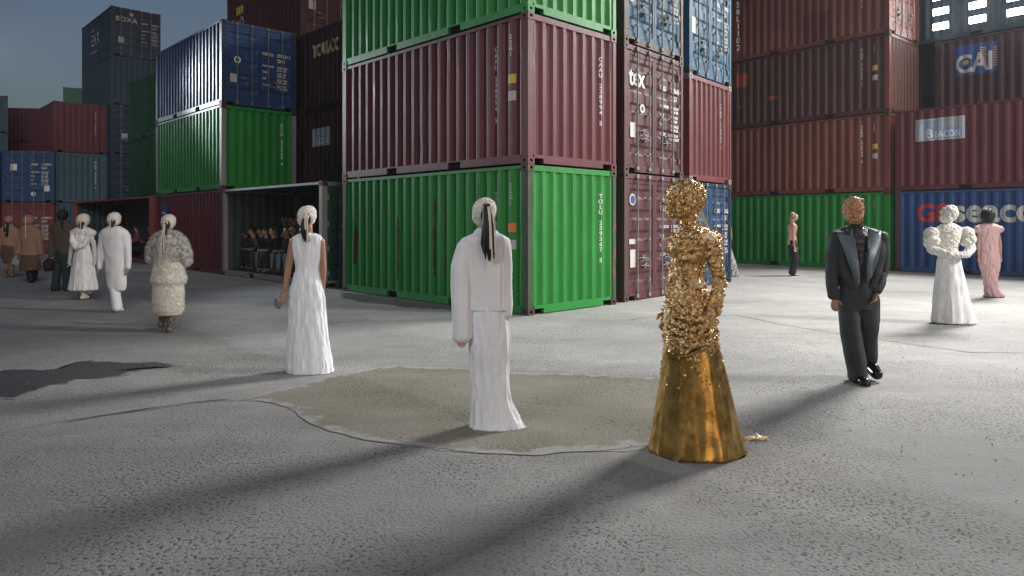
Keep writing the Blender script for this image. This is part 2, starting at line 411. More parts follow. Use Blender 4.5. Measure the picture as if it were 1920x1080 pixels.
def mark(t, face, a, z, g, mat, name='lettering', lift=.004, conform=True):
    """put flat shape g on the visible 'side' (long face) or 'end' of container t, following its corrugation"""
    L = t['L']; V, Fc = g; bm = bmesh.new()
    vs = [bm.verts.new((v[0] + a, v[1] + z, 0)) for v in V]
    for f in Fc:
        try: bm.faces.new([vs[i] for i in f])
        except ValueError: pass
    doors = bool(t['front']); total = L if face == 'side' else CW
    corr = conform and (face == 'side' or not doors)
    if corr:
        n = NSIDE[L] if face == 'side' else NEND; br = breaks(A0, total - A0, n)
        xs = [v.co.x for v in bm.verts]; lo, hi = min(xs), max(xs)
        for (q, d) in br:
            if lo < q < hi: bmesh.ops.bisect_plane(bm, geom=bm.verts[:] + bm.edges[:] + bm.faces[:], plane_co=(q, 0, 0), plane_no=(1, 0, 0))
        p = (total - 2 * A0) / n
    for v in bm.verts:
        q = v.co.x; h = v.co.y
        d = (.018 + prof((q - A0) / p)) if corr else (.018 if (face == 'side' or not doors) else .03)
        d -= lift
        # as-seen frame: side -> (depth, L - q), end -> (q, depth)
        x, y = (d, L - q) if face == 'side' else (q, d)
        if not doors: x, y = CW - x, L - y
        v.co = (x, y, h)
    me = bpy.data.meshes.new('mark'); bm.to_mesh(me); bm.free()
    return link(name, me, mat, t)
def vnum(t, face, a, z, s, size=.115, mat='white'):
    k = 0
    for wd in s.split(' '):
        mark(t, face, a, z - k * size * .92, text_geo('\n'.join(wd), size, 'CENTER', 1, .003, .92), M[mat], 'number_lettering'); k += len(wd) + 1
def door_text(t, code, num, sub='22G1', a=1.42, z=1.83, s=.15, mat='white', small=True):
    def put(txt, x, y, sz, bd=.004): mark(t, 'end', a + x, z + y, text_geo(txt, sz, 'LEFT', 1, bd, 1, .82), M[mat], 'door_lettering', .012, False)
    put(code, 0, 0, s); put(num, .48, 0, s); put(sub, .48, -.17, s)
    if small:
        for i, (l, r) in enumerate((('MAX.GROSS', '30,480 KGS\n67,200 LBS'), ('TARE', '2,230 KGS\n4,920 LBS'), ('NET', '28,250 KGS\n62,280 LBS'), ('CU.CAP.', '33.2 CU.M\n1,172 CU.FT'))):
            put(l, 0, -.36 - i * .20, .085, .003); put(r, .48, -.36 - i * .20, .085, .003)
def panel(t, face, a, z, wd, h, mat, name='sticker', lift=.004, conform=True): return mark(t, face, a, z, rect_geo(0, 0, wd, h), mat, name, lift, conform)
def onpx(px, d): return ((px - CX) / F * d, d)
TH = 46
C0 = onpx(990, 11.85)
main0 = container(C0, TH, 0, 'green', 'green container on the ground in the tall central stack, with a rusted corner post', False, post_col='rustgreen', group='central stack')
main1 = container(C0, TH, 1, 'maroon', 'maroon container in the middle of the central stack, between the two green ones', False, fit='maroon', group='central stack')
main2 = container(C0, TH, 2, 'brightgreen', 'green container on top of the central stack', False, fit='brightgreen', group='central stack')
vnum(main1, 'side', 5.20, 2.05, 'CAAU 238994 5'); vnum(main1, 'side', 5.62, 2.20, '22G1', .11)
panel(main1, 'side', 5.52, 1.42, .2, .16, M['yellow']); panel(main1, 'side', 5.52, 1.12, .2, .17, M['palewhite'])
vnum(main1, 'end', 1.98, 2.05, 'CAAU 238994 5', .11)
vnum(main0, 'side', 5.20, 2.05, 'TOLU 259367 5', .115, 'palewhite'); vnum(main0, 'side', 5.62, 2.20, '22G1', .11, 'palewhite')
panel(main0, 'side', 5.52, 1.42, .2, .16, M['orangeink']); panel(main0, 'side', 5.52, 1.12, .2, .17, M['palewhite'])
vnum(main0, 'end', 1.98, 2.05, 'TOLU 259367 5', .11, 'white')
mark(main0, 'side', .46, .62, poly_geo([(0, .05), (.06, 0), (.09, .3), (.10, .7), (.06, .95), (.03, .7), (-.01, .4)]), M['maroondark'], 'paint_scrape')
for a_, z_, h_, s_ in ((3.76, .5, 1.7, 1), (3.42, .55, 1.5, 2), (1.2, .9, 1.0, 3), (2.2, .4, 1.3, 4), (4.6, .3, .9, 5)):
    rn = random.Random(s_); pl = []; pr = []
    for q in range(15): 
        z1 = h_ * q / 14; pl.append((-.012 - rn.random() * .03, z1)); pr.append((.010 + rn.random() * .035, z1))
    mark(main0, 'side', a_, z_, poly_geo(pl + pr[::-1]), M['rusty'], 'rust_streak')
# ---- right of the centre
Ctex = onpx(1171, 13.85); T2 = 41.5
tex0 = container(Ctex, T2, 0, 'maroon2', 'maroon container with closed doors at ground level just right of the central stack', True, post_col='rusty', group='second stack')
tex1 = container(Ctex, T2, 1, 'maroon2', 'maroon container marked tex on its doors', True, fit='rusty', group='second stack')
tex2 = container(Ctex, T2, 2, 'skyblue', 'battered light blue container resting on the one marked tex', True, frame='rusty', group='second stack')
mark(tex1, 'end', .20, 1.78, text_geo('tex', .52, 'LEFT', .95, .012, 1, .9), M['white'], 'logo_lettering', .012, False)
mark(tex1, 'end', .66, 1.28, disc_geo(.05, .06, .09), M['white'], 'logo_lettering', .012, False)
mark(tex1, 'end', .66, 1.28, disc_geo(.05, .06, .05), M['maroon2'], 'logo_lettering', .014, False)
door_text(tex1, 'TRIU', '223645 4'); panel(tex1, 'end', .24, .72, .2, .3, M['sticker'], conform=False, lift=.012)
mark(tex0, 'end', .33, 2.05, disc_geo(0, 0, .12), M['palewhite'], 'logo_lettering', .012, False); mark(tex0, 'end', .33, 2.05, disc_geo(0, 0, .085), M['logoblue'], 'logo_lettering', .014, False)
door_text(tex0, 'TEXU', '710248 2', mat='palewhite'); panel(tex0, 'end', .24, .68, .2, .36, M['sticker'], conform=False, lift=.012); panel(tex0, 'end', .2, 1.15, .24, .1, M['palewhite'], conform=False, lift=.012)
panel(tex2, 'end', .24, .86, .22, .42, M['sticker'], conform=False, lift=.012); door_text(tex2, 'CLHU', '254710 6', mat='palewhite')
C3 = onpx(1293, 16.75); T3 = 40.5
s30 = container(C3, T3, 0, 'midblue', 'blue container with closed doors at ground level behind the gold figure', True, frame='navy', group='third stack')
s31 = container(C3, T3, 1, 'rosy', 'rose maroon container with ribbed end panel above the blue doors', False, fit='bare', group='third stack')
s32 = container(C3, T3, 2, 'skyblue', 'light blue container with dark streaks, furthest right of the two high light blue ones', True, group='third stack')
door_text(s30, 'CRXU', '100162'); panel(s30, 'end', 1.72, .66, .24, .3, M['palewhite'], conform=False, lift=.012)
vnum(s31, 'end', 1.9, 2.0, 'TTNU 318842 7', .1, 'palewhite')
door_text(s32, 'CLHU', '281993 0', mat='palewhite', z=1.95); panel(s32, 'end', .16, 1.0, .2, .4, M['sticker'], conform=False, lift=.012)
CR = corner_xy(50, onpx(1668, 22.7), 0, 0); TR = 50
r0 = container(CR, TR, 0, 'green', 'green container at ground level behind the bare chested man', False, fit='rusty', group='fourth stack')
r1 = container(CR, TR, 1, 'redbrown', 'red brown container directly on the green one behind the bare chested man', False, group='fourth stack')
r2 = container(CR, TR, 2, 'redblack', 'dark brown weathered container with orange patches, third from the ground', False, post_col='redbrown', group='fourth stack')
r3 = container(CR, TR, 3, 'redbrown', 'red brown container with rusty doors and white number at the top of its stack', True, group='fourth stack')
for c_, s_ in ((r0, 'TEMU 400218 3'), (r1, 'TCKU 270704 3'), (r2, 'GLDU 510020 2'), (r3, 'TCKU 262915 5')):
    m_ = 'white' if c_ is r1 else 'palewhite'
    vnum(c_, 'side', 5.16, 2.15, s_, .105, m_); vnum(c_, 'side', 5.56, 2.25, '22G1', .10, m_)
    if c_ in (r1, r2): panel(c_, 'side', 5.50, 1.42, .17, .17, M['yellow']); panel(c_, 'side', 5.50, 1.1, .17, .17, M['palewhite'])
panel(r2, 'side', .45, 1.6, .45, .5, M['orange'], 'paint_patch'); panel(r2, 'side', 1.15, 1.0, .1, .12, M['orange'], 'paint_patch'); panel(r2, 'side', 1.72, .95, .45, .13, M['orange'], 'paint_patch'); panel(r2, 'side', .5, .78, .12, .12, M['orange'], 'paint_patch')
panel(r3, 'side', 3.1, .2, .95, 1.0, M['maroon'], 'paint_patch'); panel(r3, 'side', 1.9, .9, .5, 1.5, M['rosy'], 'paint_patch')
vnum(r3, 'side', .52, 2.1, '58L1102', .30, 'white')
# ---- far right
CG = corner_xy(TR, onpx(1678, 22.65), 0, -CL)
g0 = container(CG, TR, 0, 'blue', 'blue container with big red and white lettering behind the ruffled white dress', False, frame='midblue', post_col='rusty', group='fifth stack')
g1 = container(CG, TR, 1, 'maroon', 'maroon container with the pale lighthouse sign, above the blue lettered one', False, group='fifth stack')
mark(g0, 'side', .62, 1.62, text_geo('GE', .76, 'LEFT', .95, .022), M['redink'], 'logo_lettering')
mark(g0, 'side', 1.62, 1.62, text_geo('seaco', .98, 'LEFT', .98, .03), M['palewhite'], 'logo_lettering')
def beacon(t, a, z, s=1.0, txt='BEACON', mats=('logopale', 'logoblue', 'palewhite')):
    panel(t, 'side', a, z, 1.45 * s, .72 * s, M[mats[2]], 'logo_board', .004)
    panel(t, 'side', a + .04 * s, z + .04 * s, 1.37 * s, .64 * s, M[mats[0]], 'logo_board', .007)
    for i in range(5): mark(t, 'side', a, z, poly_geo([(.36 * s, .50 * s), (1.40 * s, (.40 + .06 * i) * s), (1.40 * s, (.43 + .06 * i) * s)]), M['paleyellow'], 'logo_board', .010)
    mark(t, 'side', a, z, poly_geo([(.10 * s, .06 * s), (.27 * s, .06 * s), (.235 * s, .46 * s), (.26 * s, .47 * s), (.185 * s, .62 * s), (.11 * s, .47 * s), (.135 * s, .46 * s)]), M['palewhite'], 'logo_board', .010)
    mark(t, 'side', a + .30 * s, z + .09 * s, text_geo(txt[0], .42 * s, 'LEFT', 1, .008), M['white'], 'logo_lettering', .012)
    mark(t, 'side', a + .58 * s, z + .09 * s, text_geo(txt[1:], .30 * s, 'LEFT', 1, .006, 1, .72), M['white'], 'logo_lettering', .012)
beacon(g1, .60, 1.55, .95)
CB = corner_xy(TR, CG, CW + .12, -.3)
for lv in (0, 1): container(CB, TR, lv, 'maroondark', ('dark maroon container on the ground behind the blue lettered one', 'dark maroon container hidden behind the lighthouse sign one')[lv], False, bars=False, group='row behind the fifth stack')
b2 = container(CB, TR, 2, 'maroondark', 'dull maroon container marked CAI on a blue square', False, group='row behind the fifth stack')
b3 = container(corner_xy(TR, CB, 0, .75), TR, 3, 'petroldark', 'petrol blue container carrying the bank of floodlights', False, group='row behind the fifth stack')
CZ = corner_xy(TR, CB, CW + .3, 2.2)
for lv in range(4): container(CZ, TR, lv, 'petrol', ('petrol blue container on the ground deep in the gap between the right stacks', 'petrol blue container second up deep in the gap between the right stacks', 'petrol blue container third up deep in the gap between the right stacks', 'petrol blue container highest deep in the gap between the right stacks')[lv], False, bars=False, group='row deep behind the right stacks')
panel(b2, 'side', .58, 1.30, 1.25, 1.02, M['logoblue'], 'logo_board', .004)
for i in range(8): panel(b2, 'side', 1.34, 1.62 + .075 * i, .17, .035, M['yellow'], 'logo_board', .007); panel(b2, 'side', 1.70, 1.5 + .085 * i, .12, .04, M['yellow'], 'logo_board', .007)
mark(b2, 'side', .60, 1.42, text_geo('CAI', .84, 'LEFT', .92, .02, 1, .86), M['palewhite'], 'logo_lettering', .011)
mark(b2, 'side', .92, 1.75, disc_geo(0, 0, .09), M['yellow'], 'logo_board', .009)
# ---- left half
CL1 = onpx(415, 21.2)
la = corner_xy(TH, CL1, 0, 0)
l0 = container(la, TH, 0, 'maroon', 'maroon container at ground level left of the open one with seated guests', False, group='left stack')
l1 = container(la, TH, 1, 'brightgreen', 'bright green container under the royal blue one', False, post_col='bare', group='left stack')
l2 = container(la, TH, 2, 'blue', 'royal blue container with white numbers on its doors', True, fit='rusty', post_col='navy', group='left stack')
panel(l0, 'side', .55, 1.35, .75, .9, M['logoblue'], 'logo_board', .004)
mark(l0, 'side', .55, 1.55, text_geo('CAI', .58, 'LEFT', .9, .012, 1, .8), M['palewhite'], 'logo_lettering', .010)
vnum(l1, 'end', 1.95, 2.1, 'XCLU 277962 9', .115, 'white')
door_text(l2, 'NXXU', '290121 1', z=1.70, a=1.30); mark(l2, 'end', .50, 1.42, disc_geo(0, 0, .11), M['white'], 'logo_lettering', .012, False)
mark(l2, 'end', .50, 1.42, disc_geo(0, 0, .06), M['blue'], 'logo_lettering', .014, False); panel(l2, 'end', .27, .72, .23, .26, M['sticker'], conform=False, lift=.012)
M['innerteal'] = paint('pale teal inner wall', (.06, .09, .095), .5, .6)
CO = corner_xy(TH, la, 0, -CL - .06)
oc = container(CO, TH, 0, 'teal', 'teal green container with its long side open and guests seated inside', True, frame='bare', inner=M['innerteal'], open_side=True, bars=True, group='open viewing containers')
panel(oc, 'end', .55, 1.0, .5, .35, M['bare'], conform=False, lift=.012); panel(oc, 'end', .5, 1.48, .6, .03, M['white'], conform=False, lift=.012)
# dark stack with TOUAX and the lighthouse sign, and the high one behind it
CE = corner_xy(TH, la, CW + .2, .1); CD = corner_xy(TH, CE, 0, -CL - .06)
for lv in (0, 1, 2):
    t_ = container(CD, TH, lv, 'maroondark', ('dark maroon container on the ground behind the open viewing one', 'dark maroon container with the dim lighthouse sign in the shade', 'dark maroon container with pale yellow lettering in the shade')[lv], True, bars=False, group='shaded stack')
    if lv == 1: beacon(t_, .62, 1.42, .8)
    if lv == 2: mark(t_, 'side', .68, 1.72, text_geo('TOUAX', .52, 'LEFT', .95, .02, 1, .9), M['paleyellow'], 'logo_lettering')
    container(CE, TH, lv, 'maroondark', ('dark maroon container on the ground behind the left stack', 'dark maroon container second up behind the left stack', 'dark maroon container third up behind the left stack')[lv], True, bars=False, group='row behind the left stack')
e3 = container(CE, TH, 3, 'maroon2', 'maroon container with a small yellow logo, the high one behind the royal blue one', True, group='row behind the left stack')
mark(e3, 'side', .45, 1.2, text_geo('BAO', .62, 'LEFT', 1, .012, 1, .8), M['palewhite'], 'logo_lettering'); panel(e3, 'side', .8, 1.75, .6, .3, M['yellow'], 'logo_board')
panel(e3, 'end', .30, .95, .26, .34, M['palewhite'], conform=False, lift=.012)
# orange long container, open, with the two deep green ones on it
CA = corner_xy(TH, la, .05, CL + .35); L40 = 12.192
oa = container(CA, TH, 0, 'orange', 'long orange container with its side open, beyond the maroon one', True, L=L40, inner=M['innerteal'], open_side=True, bars=False, fit='orange', group='open viewing containers')
CGn = corner_xy(TH, CA, .95, .5)
mb = MB(); mb.box(.010, .06, .16, .62, .166, ZT - .08); o = link('side_panel', mb.mesh(), M['orange'], oa)
gn1 = container(CGn, TH, 1, 'darkgreen', 'deep green container resting on the long orange one', True, bars=False, group='deep green pair')
gn2 = container(CGn, TH, 2, 'darkgreen', 'deep green container on top of the other deep green one', True, bars=False, group='deep green pair')
# navy tower
CF = onpx(208, 36.6)
fl = [('navy', 'navy container at the foot of the tall far tower', True), ('navy', 'navy container second from the ground in the far tower', True), ('navy', 'navy container with doors in the middle of the far tower', True),
      ('petrol', 'petrol blue ribbed container second from the top of the far tower', False), ('navy', 'navy container with outlined logo on top of the far tower', True)]
for lv, (c_, lb, dr) in enumerate(fl):
    t_ = container(CF, TH, lv, c_, lb, dr, group='far tower')
    if lv == 4:
        mark(t_, 'end', .22, 1.85, text_geo('BOXA', .36, 'LEFT', 1.1, .006), M['palewhite'], 'logo_lettering', .012, False)
        mark(t_, 'end', .98, 2.28, disc_geo(0, 0, .10), M['palewhite'], 'logo_lettering', .012, False)
        door_text(t_, 'EXFU', '245910 8', z=1.85, a=1.5, mat='palewhite'); panel(t_, 'end', .36, .72, .26, .3, M['palewhite'], conform=False, lift=.012)
        mark(t_, 'side', 2.0, 1.1, text_geo('EXA', .9, 'LEFT', 1, .004), M['palewhite'], 'logo_lettering')
        for a_, z_, w_, h_ in ((1.7, .7, .05, 1.3), (1.7, .7, 1.6, .05), (1.7, 1.95, 1.0, .05)): panel(t_, 'side', a_, z_, w_, h_, M['palewhite'], 'logo_lettering')
    if lv == 2: panel(t_, 'end', .5, .8, .3, .3, M['palewhite'], conform=False, lift=.012)
# steel blue stack with maroon on top
CHs = onpx(100, 35.5)
h0 = container(CHs, TH, 0, 'steel', 'steel blue container at ground level beyond the long orange one', False, bars=False, group='steel blue stack')
h1 = container(CHs, TH, 1, 'steel', 'steel blue ribbed container under the dull maroon one', False, fit='steel', group='steel blue stack')
h2 = container(CHs, TH, 2, 'maroon', 'dull maroon container on the steel blue ones', False, group='steel blue stack')
vnum(h1, 'end', 1.9, 2.1, 'WLNU 448210 6', .12, 'white'); vnum(h2, 'end', 1.9, 2.1, 'XINU 275544 1', .12, 'palewhite')
# doors facing us at the far left
CI = onpx(3, 35.0); TI = 82
i0 = container(CI, TI, 0, 'rosy', 'maroon container with closed doors behind the two tan coats', True, group='far left stack')
i1 = container(CI, TI, 1, 'midblue', 'mid blue container with closed doors above the maroon doors', True, fit='midblue', group='far left stack')
door_text(i1, 'SNKU', '111580 3', a=1.35, z=1.85); door_text(i0, 'CAIU', '240940 8', a=1.35, z=1.75)
panel(i1, 'end', .40, 1.6, .3, .32, M['white'], conform=False, lift=.012); panel(i1, 'end', 1.95, .55, .26, .28, M['white'], conform=False, lift=.012)
mark(i1, 'end', 1.45, .42, disc_geo(0, 0, .11), M['white'], 'logo_lettering', .012, False)
panel(i0, 'end', -.02 + .12, 1.42, .45, .32, M['logoblue'], 'logo_board', .012, False); mark(i0, 'end', .14, 1.48, text_geo('CAI', .24, 'LEFT', .95, .01), M['white'], 'logo_lettering', .016, False)
CI2 = corner_xy(TI, CI, -CW - .25, 0)
for lv in (0, 1): container(CI2, TI, lv, ('rosy', 'midblue')[lv], ('maroon container at the left edge beside the closed maroon doors', 'mid blue container at the left edge beside the closed blue doors')[lv], True, group='far left stack')
CJ = onpx(92, 54.0); CJ = corner_xy(-8, CJ, 0, 0)
for lv in (0, 1, 2, 3): container(CJ, -8, lv, 'maroon2', ('faded maroon container on the ground behind the closed blue doors', 'faded maroon container third up behind the closed blue doors', 'faded maroon container second up behind the closed blue doors', 'faded maroon container seen over the closed blue doors')[lv], True, bars=False, group='row behind the far left stack')
CK = onpx(118, 58.8)
for lv in range(5): container(CK, 66, lv, 'dullgreen', ('sea green container lowest of the distant stack', 'sea green container second of the distant stack', 'sea green container third of the distant stack', 'sea green container fourth of the distant stack', 'sea green container peeping over the dull maroon one')[lv], False, bars=False, group='distant sea green stack')
CM = onpx(-68, 47)
for lv in range(4): container(CM, 46, lv, 'steel', ('grey blue container lowest at the far left edge', 'grey blue container second at the far left edge', 'grey blue container third at the far left edge', 'grey blue container high at the far left edge')[lv], False, bars=False, group='distant grey blue stack')
# ------------------------------------------------------------------ floodlights on the petrol blue container
M['lens'] = flat('lit floodlight lens', (.9, .96, 1), .4, 0, 30); M['black'] = flat('black housing', (.02, .02, .022), .5)
tn = radians(TR); nx, ny = -sin(tn), -cos(tn); vx, vy = -cos(tn), sin(tn)
def plane_pt(org, px, off):
    ox, oy = org[0] + nx * off, org[1] + ny * off; r = (px - CX) / F
    t = (r * oy - ox) / (vx - r * vy); return ox + vx * t, oy + vy * t
k_ = 0
pos_words = {0: 'left', 1: 'middle', 2: 'right'}
for ci, (px, rows) in enumerate(((1764, (-7, 21, 49)), (1833, (-19, 9, 36)), (1905, (-6, 22, 50)))):
    for ri, py in enumerate(rows):
        if ci == 2 and ri == 2: continue
        X, Y = plane_pt(CB, px, .30); z = CH + (HZ - py) * Y / F
        t = thing('floodlight', '%s white floodlight in the %s column of the bank on the petrol blue container' % (('uppermost', 'middle' if ci < 2 else 'lower', 'lowest')[ri], pos_words[ci]), 'floodlight', (X, Y, z), radians(90 - TR), 'floodlight bank')
        mb = MB(); mb.box(0, .04, -.20, .20, -.08, .08); mb.box(.04, .08, -.14, .14, -.05, .05); link('housing', mb.mesh(), M['petrol'], t)
        mb = MB(); mb.box(-.018, -.002, -.235, .235, -.108, .108); link('lens', mb.mesh(), M['lens'], t)
        mb = MB(); mb.box(.07, .28, -.02, .02, -.015, .015); link('bracket', mb.mesh(), M['galv'], t)
# ------------------------------------------------------------------ ground
def ground_pt(px, py, z=0):
    d = CH * F / (py - HZ); return ((px - CX) / F * d, d, z)
def ground_mat(name, a, b, speck=.5, sp_scale=22, bumps=.5, dist=.02, rough=.8):
    m, n, p = newmat(name); tc = n.nodes.new('ShaderNodeTexCoord'); co = tc.outputs['Object']
    big = ramp(n, noise_tex(n, co, .35, 5, .6), .35, .68); base = mix(n, big, a, b)
    med = ramp(n, noise_tex(n, co, 2.2, 6, .65, (1, 1.6, 1)), .35, .7)
    mf = n.nodes.new('ShaderNodeMath'); mf.operation = 'MULTIPLY'; mf.inputs[1].default_value = .3; n.links.new(med, mf.inputs[0])
    base = mix(n, mf.outputs[0], base, tuple(c * .6 for c in a))
    st = ramp(n, noise_tex(n, co, .55, 6, .62, (.35, 1.5, 1)), .50, .70); stf = n.nodes.new('ShaderNodeMath'); stf.operation = 'MULTIPLY'; stf.inputs[1].default_value = .38
    n.links.new(st, stf.inputs[0]); base = mix(n, stf.outputs[0], base, tuple(c * .45 for c in a))
    sp = noise_tex(n, co, sp_scale, 3, .6); spots = ramp(n, sp, .55, .60)
    gate = ramp(n, noise_tex(n, co, .8, 3, .5), .35, .6)
    sm = n.nodes.new('ShaderNodeMath'); sm.operation = 'MULTIPLY'; n.links.new(spots, sm.inputs[0]); n.links.new(gate, sm.inputs[1])
    s2 = n.nodes.new('ShaderNodeMath'); s2.operation = 'MULTIPLY'; s2.inputs[1].default_value = speck; n.links.new(sm.outputs[0], s2.inputs[0])
    base = mix(n, s2.outputs[0], base, tuple(c * .25 for c in a))
    lg = ramp(n, noise_tex(n, co, sp_scale * 4.1, 2, .5), .70, .76); base = mix(n, lg, base, tuple(min(1, c * 1.6) for c in b))
    n.links.new(base, p.inputs['Base Color']); p.inputs['Roughness'].default_value = rough
    p.inputs['Specular IOR Level'].default_value = .35
    h = n.nodes.new('ShaderNodeMath'); h.operation = 'MULTIPLY_ADD'; n.links.new(noise_tex(n, co, sp_scale * 3, 4, .7), h.inputs[0]); h.inputs[1].default_value = .35
    iv = n.nodes.new('ShaderNodeMath'); iv.operation = 'SUBTRACT'; iv.inputs[0].default_value = 1; n.links.new(sp, iv.inputs[1]); n.links.new(iv.outputs[0], h.inputs[2])
    bump(n, p, h.outputs[0], bumps, dist); return m
M['rough'] = ground_mat('rough asphalt', (.29, .287, .28), (.40, .395, .38), 1.0, 42, .9, .018, .8)
M['smooth'] = ground_mat('worn smooth tarmac', (.29, .287, .28), (.42, .413, .395), .95, 44, .8, .015, .78)
M['tan'] = ground_mat('sandy patch', (.225, .212, .17), (.30, .283, .235), .5, 50, .6, .012, .8)
M['damp'] = ground_mat('damp broken asphalt', (.05, .05, .053), (.13, .13, .128), 1, 40, 1, .03, .5)
M['crack'] = ground_mat('dark crack filling', (.10, .10, .10), (.15, .15, .15), .3, 30, .3, .01, .7)
mb = MB(); mb.add([(-260, -60, 0), (260, -60, 0), (260, 420, 0), (-260, 420, 0)], [(0, 1, 2, 3)])
tag(link('ground', mb.mesh(), M['rough']), 'grey rough asphalt of the container yard', kind='structure')
def rag(pts, amp=.035, step=.12, seed=1):
    """gives a traced ground outline a ragged edge, in metres"""
    out = []; m = len(pts)
    for i in range(m):
        a, b = Vector(pts[i]), Vector(pts[(i + 1) % m]); q = max(1, min(80, int((b - a).length / step)))
        for j in range(q):
            p = a.lerp(b, j / q); out.append(p)
    A = np.array([tuple(p) for p in out]); d = vnoise(A * 2.3 + seed, seed) * amp + vnoise(A * 7 + seed, seed + 1) * amp * .5
    e = vnoise(A * 2.3 + seed + 50, seed + 2) * amp + vnoise(A * 8, seed + 7) * amp * .5
    A[:, 0] += d; A[:, 1] += e; return A
def sheet(name, pix, z, mat, label, amp=.035, pts=None, seed=1):
    P = rag([ground_pt(*p) if len(p) == 2 else p for p in pix], amp, .12, seed); P[:, 2] = z
    tri = tessellate_polygon([[Vector(p) for p in P]]); Fc = []
    for q in tri:
        p0, p1, p2 = (P[i] for i in q)
        Fc.append(tuple(q) if (p1[0] - p0[0]) * (p2[1] - p0[1]) - (p1[1] - p0[1]) * (p2[0] - p0[0]) > 0 else tuple(q)[::-1])
    me = mesh_of(P, Fc)
    return tag(link(name, me, mat), label, kind='structure')
edge = [(-300, 850), (0, 813), (120, 792), (270, 768), (360, 757), (440, 750), (520, 757), (560, 775), (585, 795), (625, 808), (700, 822), (800, 838), (900, 848), (1010, 853), (1120, 849), (1215, 842),
        (1190, 862), (1110, 920), (990, 985), (860, 1050), (740, 1130), (560, 1320)]
far = [(-1, .9, 0), (5, .6, 0), (60, 20, 0), (60, 90, 0), (-80, 90, 0)]
road = sheet('road_surface', edge + far, .003, M['smooth'], 'smoother worn tarmac across the middle of the yard', .05)
def stain_mat(name, a, b2, speck, scale, bumps, dist, rough, ga, gb, bright=.22):
    """a ground patch whose colour wears away into the tarmac around it"""
    m = ground_mat(name, a, b2, speck, scale, bumps, dist, rough); n = m.node_tree; p = n.nodes['Principled BSDF']; src = p.inputs['Base Color'].links[0].from_socket
    at = n.nodes.new('ShaderNodeAttribute'); at.attribute_name = 'wear'; tc = n.nodes.new('ShaderNodeTexCoord')
    ad = n.nodes.new('ShaderNodeMath'); ad.operation = 'MULTIPLY_ADD'; n.links.new(noise_tex(n, tc.outputs['Object'], 5, 7, .68), ad.inputs[0]); ad.inputs[1].default_value = 1.5; n.links.new(at.outputs['Fac'], ad.inputs[2])
    big = ramp(n, noise_tex(n, tc.outputs['Object'], .35, 5, .6), .35, .68); g = mix(n, big, ga, gb)
    n.links.new(mix(n, ramp(n, ad.outputs[0], .85, 1.25), g, src), p.inputs['Base Color']); return m
M['tan'] = stain_mat('sandy stain', (.225, .207, .165), (.30, .28, .23), .7, 44, .8, .015, .8, (.29, .287, .28), (.42, .413, .395))
M['damp'] = stain_mat('damp and shadow stain', (.045, .045, .048), (.12, .12, .12), 1, 40, 1, .03, .5, (.26, .257, .25), (.36, .353, .34))  # shared by the damp hollow and the painted shadow strip
def stain(name, pix, z, mat, label, amp=.035, seed=1, f=.30):
    P = rag([ground_pt(*p) for p in pix], amp, .12, seed); P[:, 2] = z; c0 = P.mean(0); Q = P + (c0 - P) * f; Q[:, 2] = z; n = len(P)
    V = np.vstack([P, Q]); Fc = [(i, (i + 1) % n, n + (i + 1) % n, n + i) for i in range(n)]
    for q in tessellate_polygon([[Vector(p) for p in Q]]): Fc.append(tuple(n + i for i in q))
    F2 = []
    for f_ in Fc:
        A_ = sum(V[f_[i]][0] * V[f_[(i + 1) % len(f_)]][1] - V[f_[(i + 1) % len(f_)]][0] * V[f_[i]][1] for i in range(len(f_)))
        F2.append(f_ if A_ > 0 else f_[::-1])
    me = mesh_of(V, F2); at = me.attributes.new('wear', 'FLOAT', 'POINT'); at.data.foreach_set('value', [0.0] * n + [1.0] * n)
    return tag(link(name, me, mat), label, kind='structure')
stain('pavement', [(455, 748), (560, 722), (640, 700), (740, 686), (850, 690), (960, 700), (1100, 702), (1215, 708), (1290, 716), (1320, 745), (1310, 790), (1240, 838), (1120, 849), (1010, 853), (900, 848), (800, 838), (700, 822), (625, 808), (585, 795), (552, 768), (520, 756)], .006, M['tan'], 'sandy brown repair patch', .05, seed=4)
stain('pavement', [(-260, 760), (-200, 715), (0, 695), (120, 686), (230, 679), (310, 678), (345, 684), (290, 694), (240, 704), (140, 716), (60, 738), (0, 757)], .008, M['damp'], 'dark damp hollow of broken asphalt', .22, seed=6)
stain('pavement', [(640, 548), (720, 553), (800, 560), (880, 572), (905, 580), (850, 583), (760, 577), (690, 568), (640, 560)], .008, M['damp'], 'painted shadow strip at the foot of the green container', .06, seed=8)  # the stack's ground shadow, painted on as a dark patch
def crack(pix, w, seed):
    P = [Vector(ground_pt(*p)) for p in pix]; L_ = []; R_ = []
    Q = []
    for a, b in zip(P[:-1], P[1:]):
        q = max(2, int((b - a).length / .08)); Q += [a.lerp(b, j / q) for j in range(q)]
    A = np.array([tuple(p) for p in Q]); A[:, 0] += vnoise(A * 3, seed) * .05; A[:, 1] += vnoise(A * 3 + 9, seed + 1) * .05
    V = []; Fc = []
    for i in range(len(A)):
        t = A[min(i + 1, len(A) - 1)] - A[max(i - 1, 0)]; n = np.array([-t[1], t[0], 0]); n /= (np.linalg.norm(n) + 1e-9)
        ww = w * (.5 + .8 * abs(vnoise(A[i:i + 1] * 5, seed + 4)[0])); V += [A[i] + n * ww, A[i] - n * ww]
    V = np.array(V); V[:, 2] = .009
    for i in range(len(A) - 1): Fc.append((2 * i, 2 * i + 1, 2 * i + 3, 2 * i + 2))
    link('crack', mesh_of(V, Fc), M['crack'], road)
crack([(1180, 600), (1290, 590), (1380, 592), (1480, 612), (1600, 630), (1700, 645), (1820, 662), (1960, 662)], .014, 3)
crack(edge[2:6], .012, 5)
crack([(100, 604), (200, 608), (330, 612)], .012, 6)
crack([(560, 603), (640, 606), (700, 598)], .010, 7)
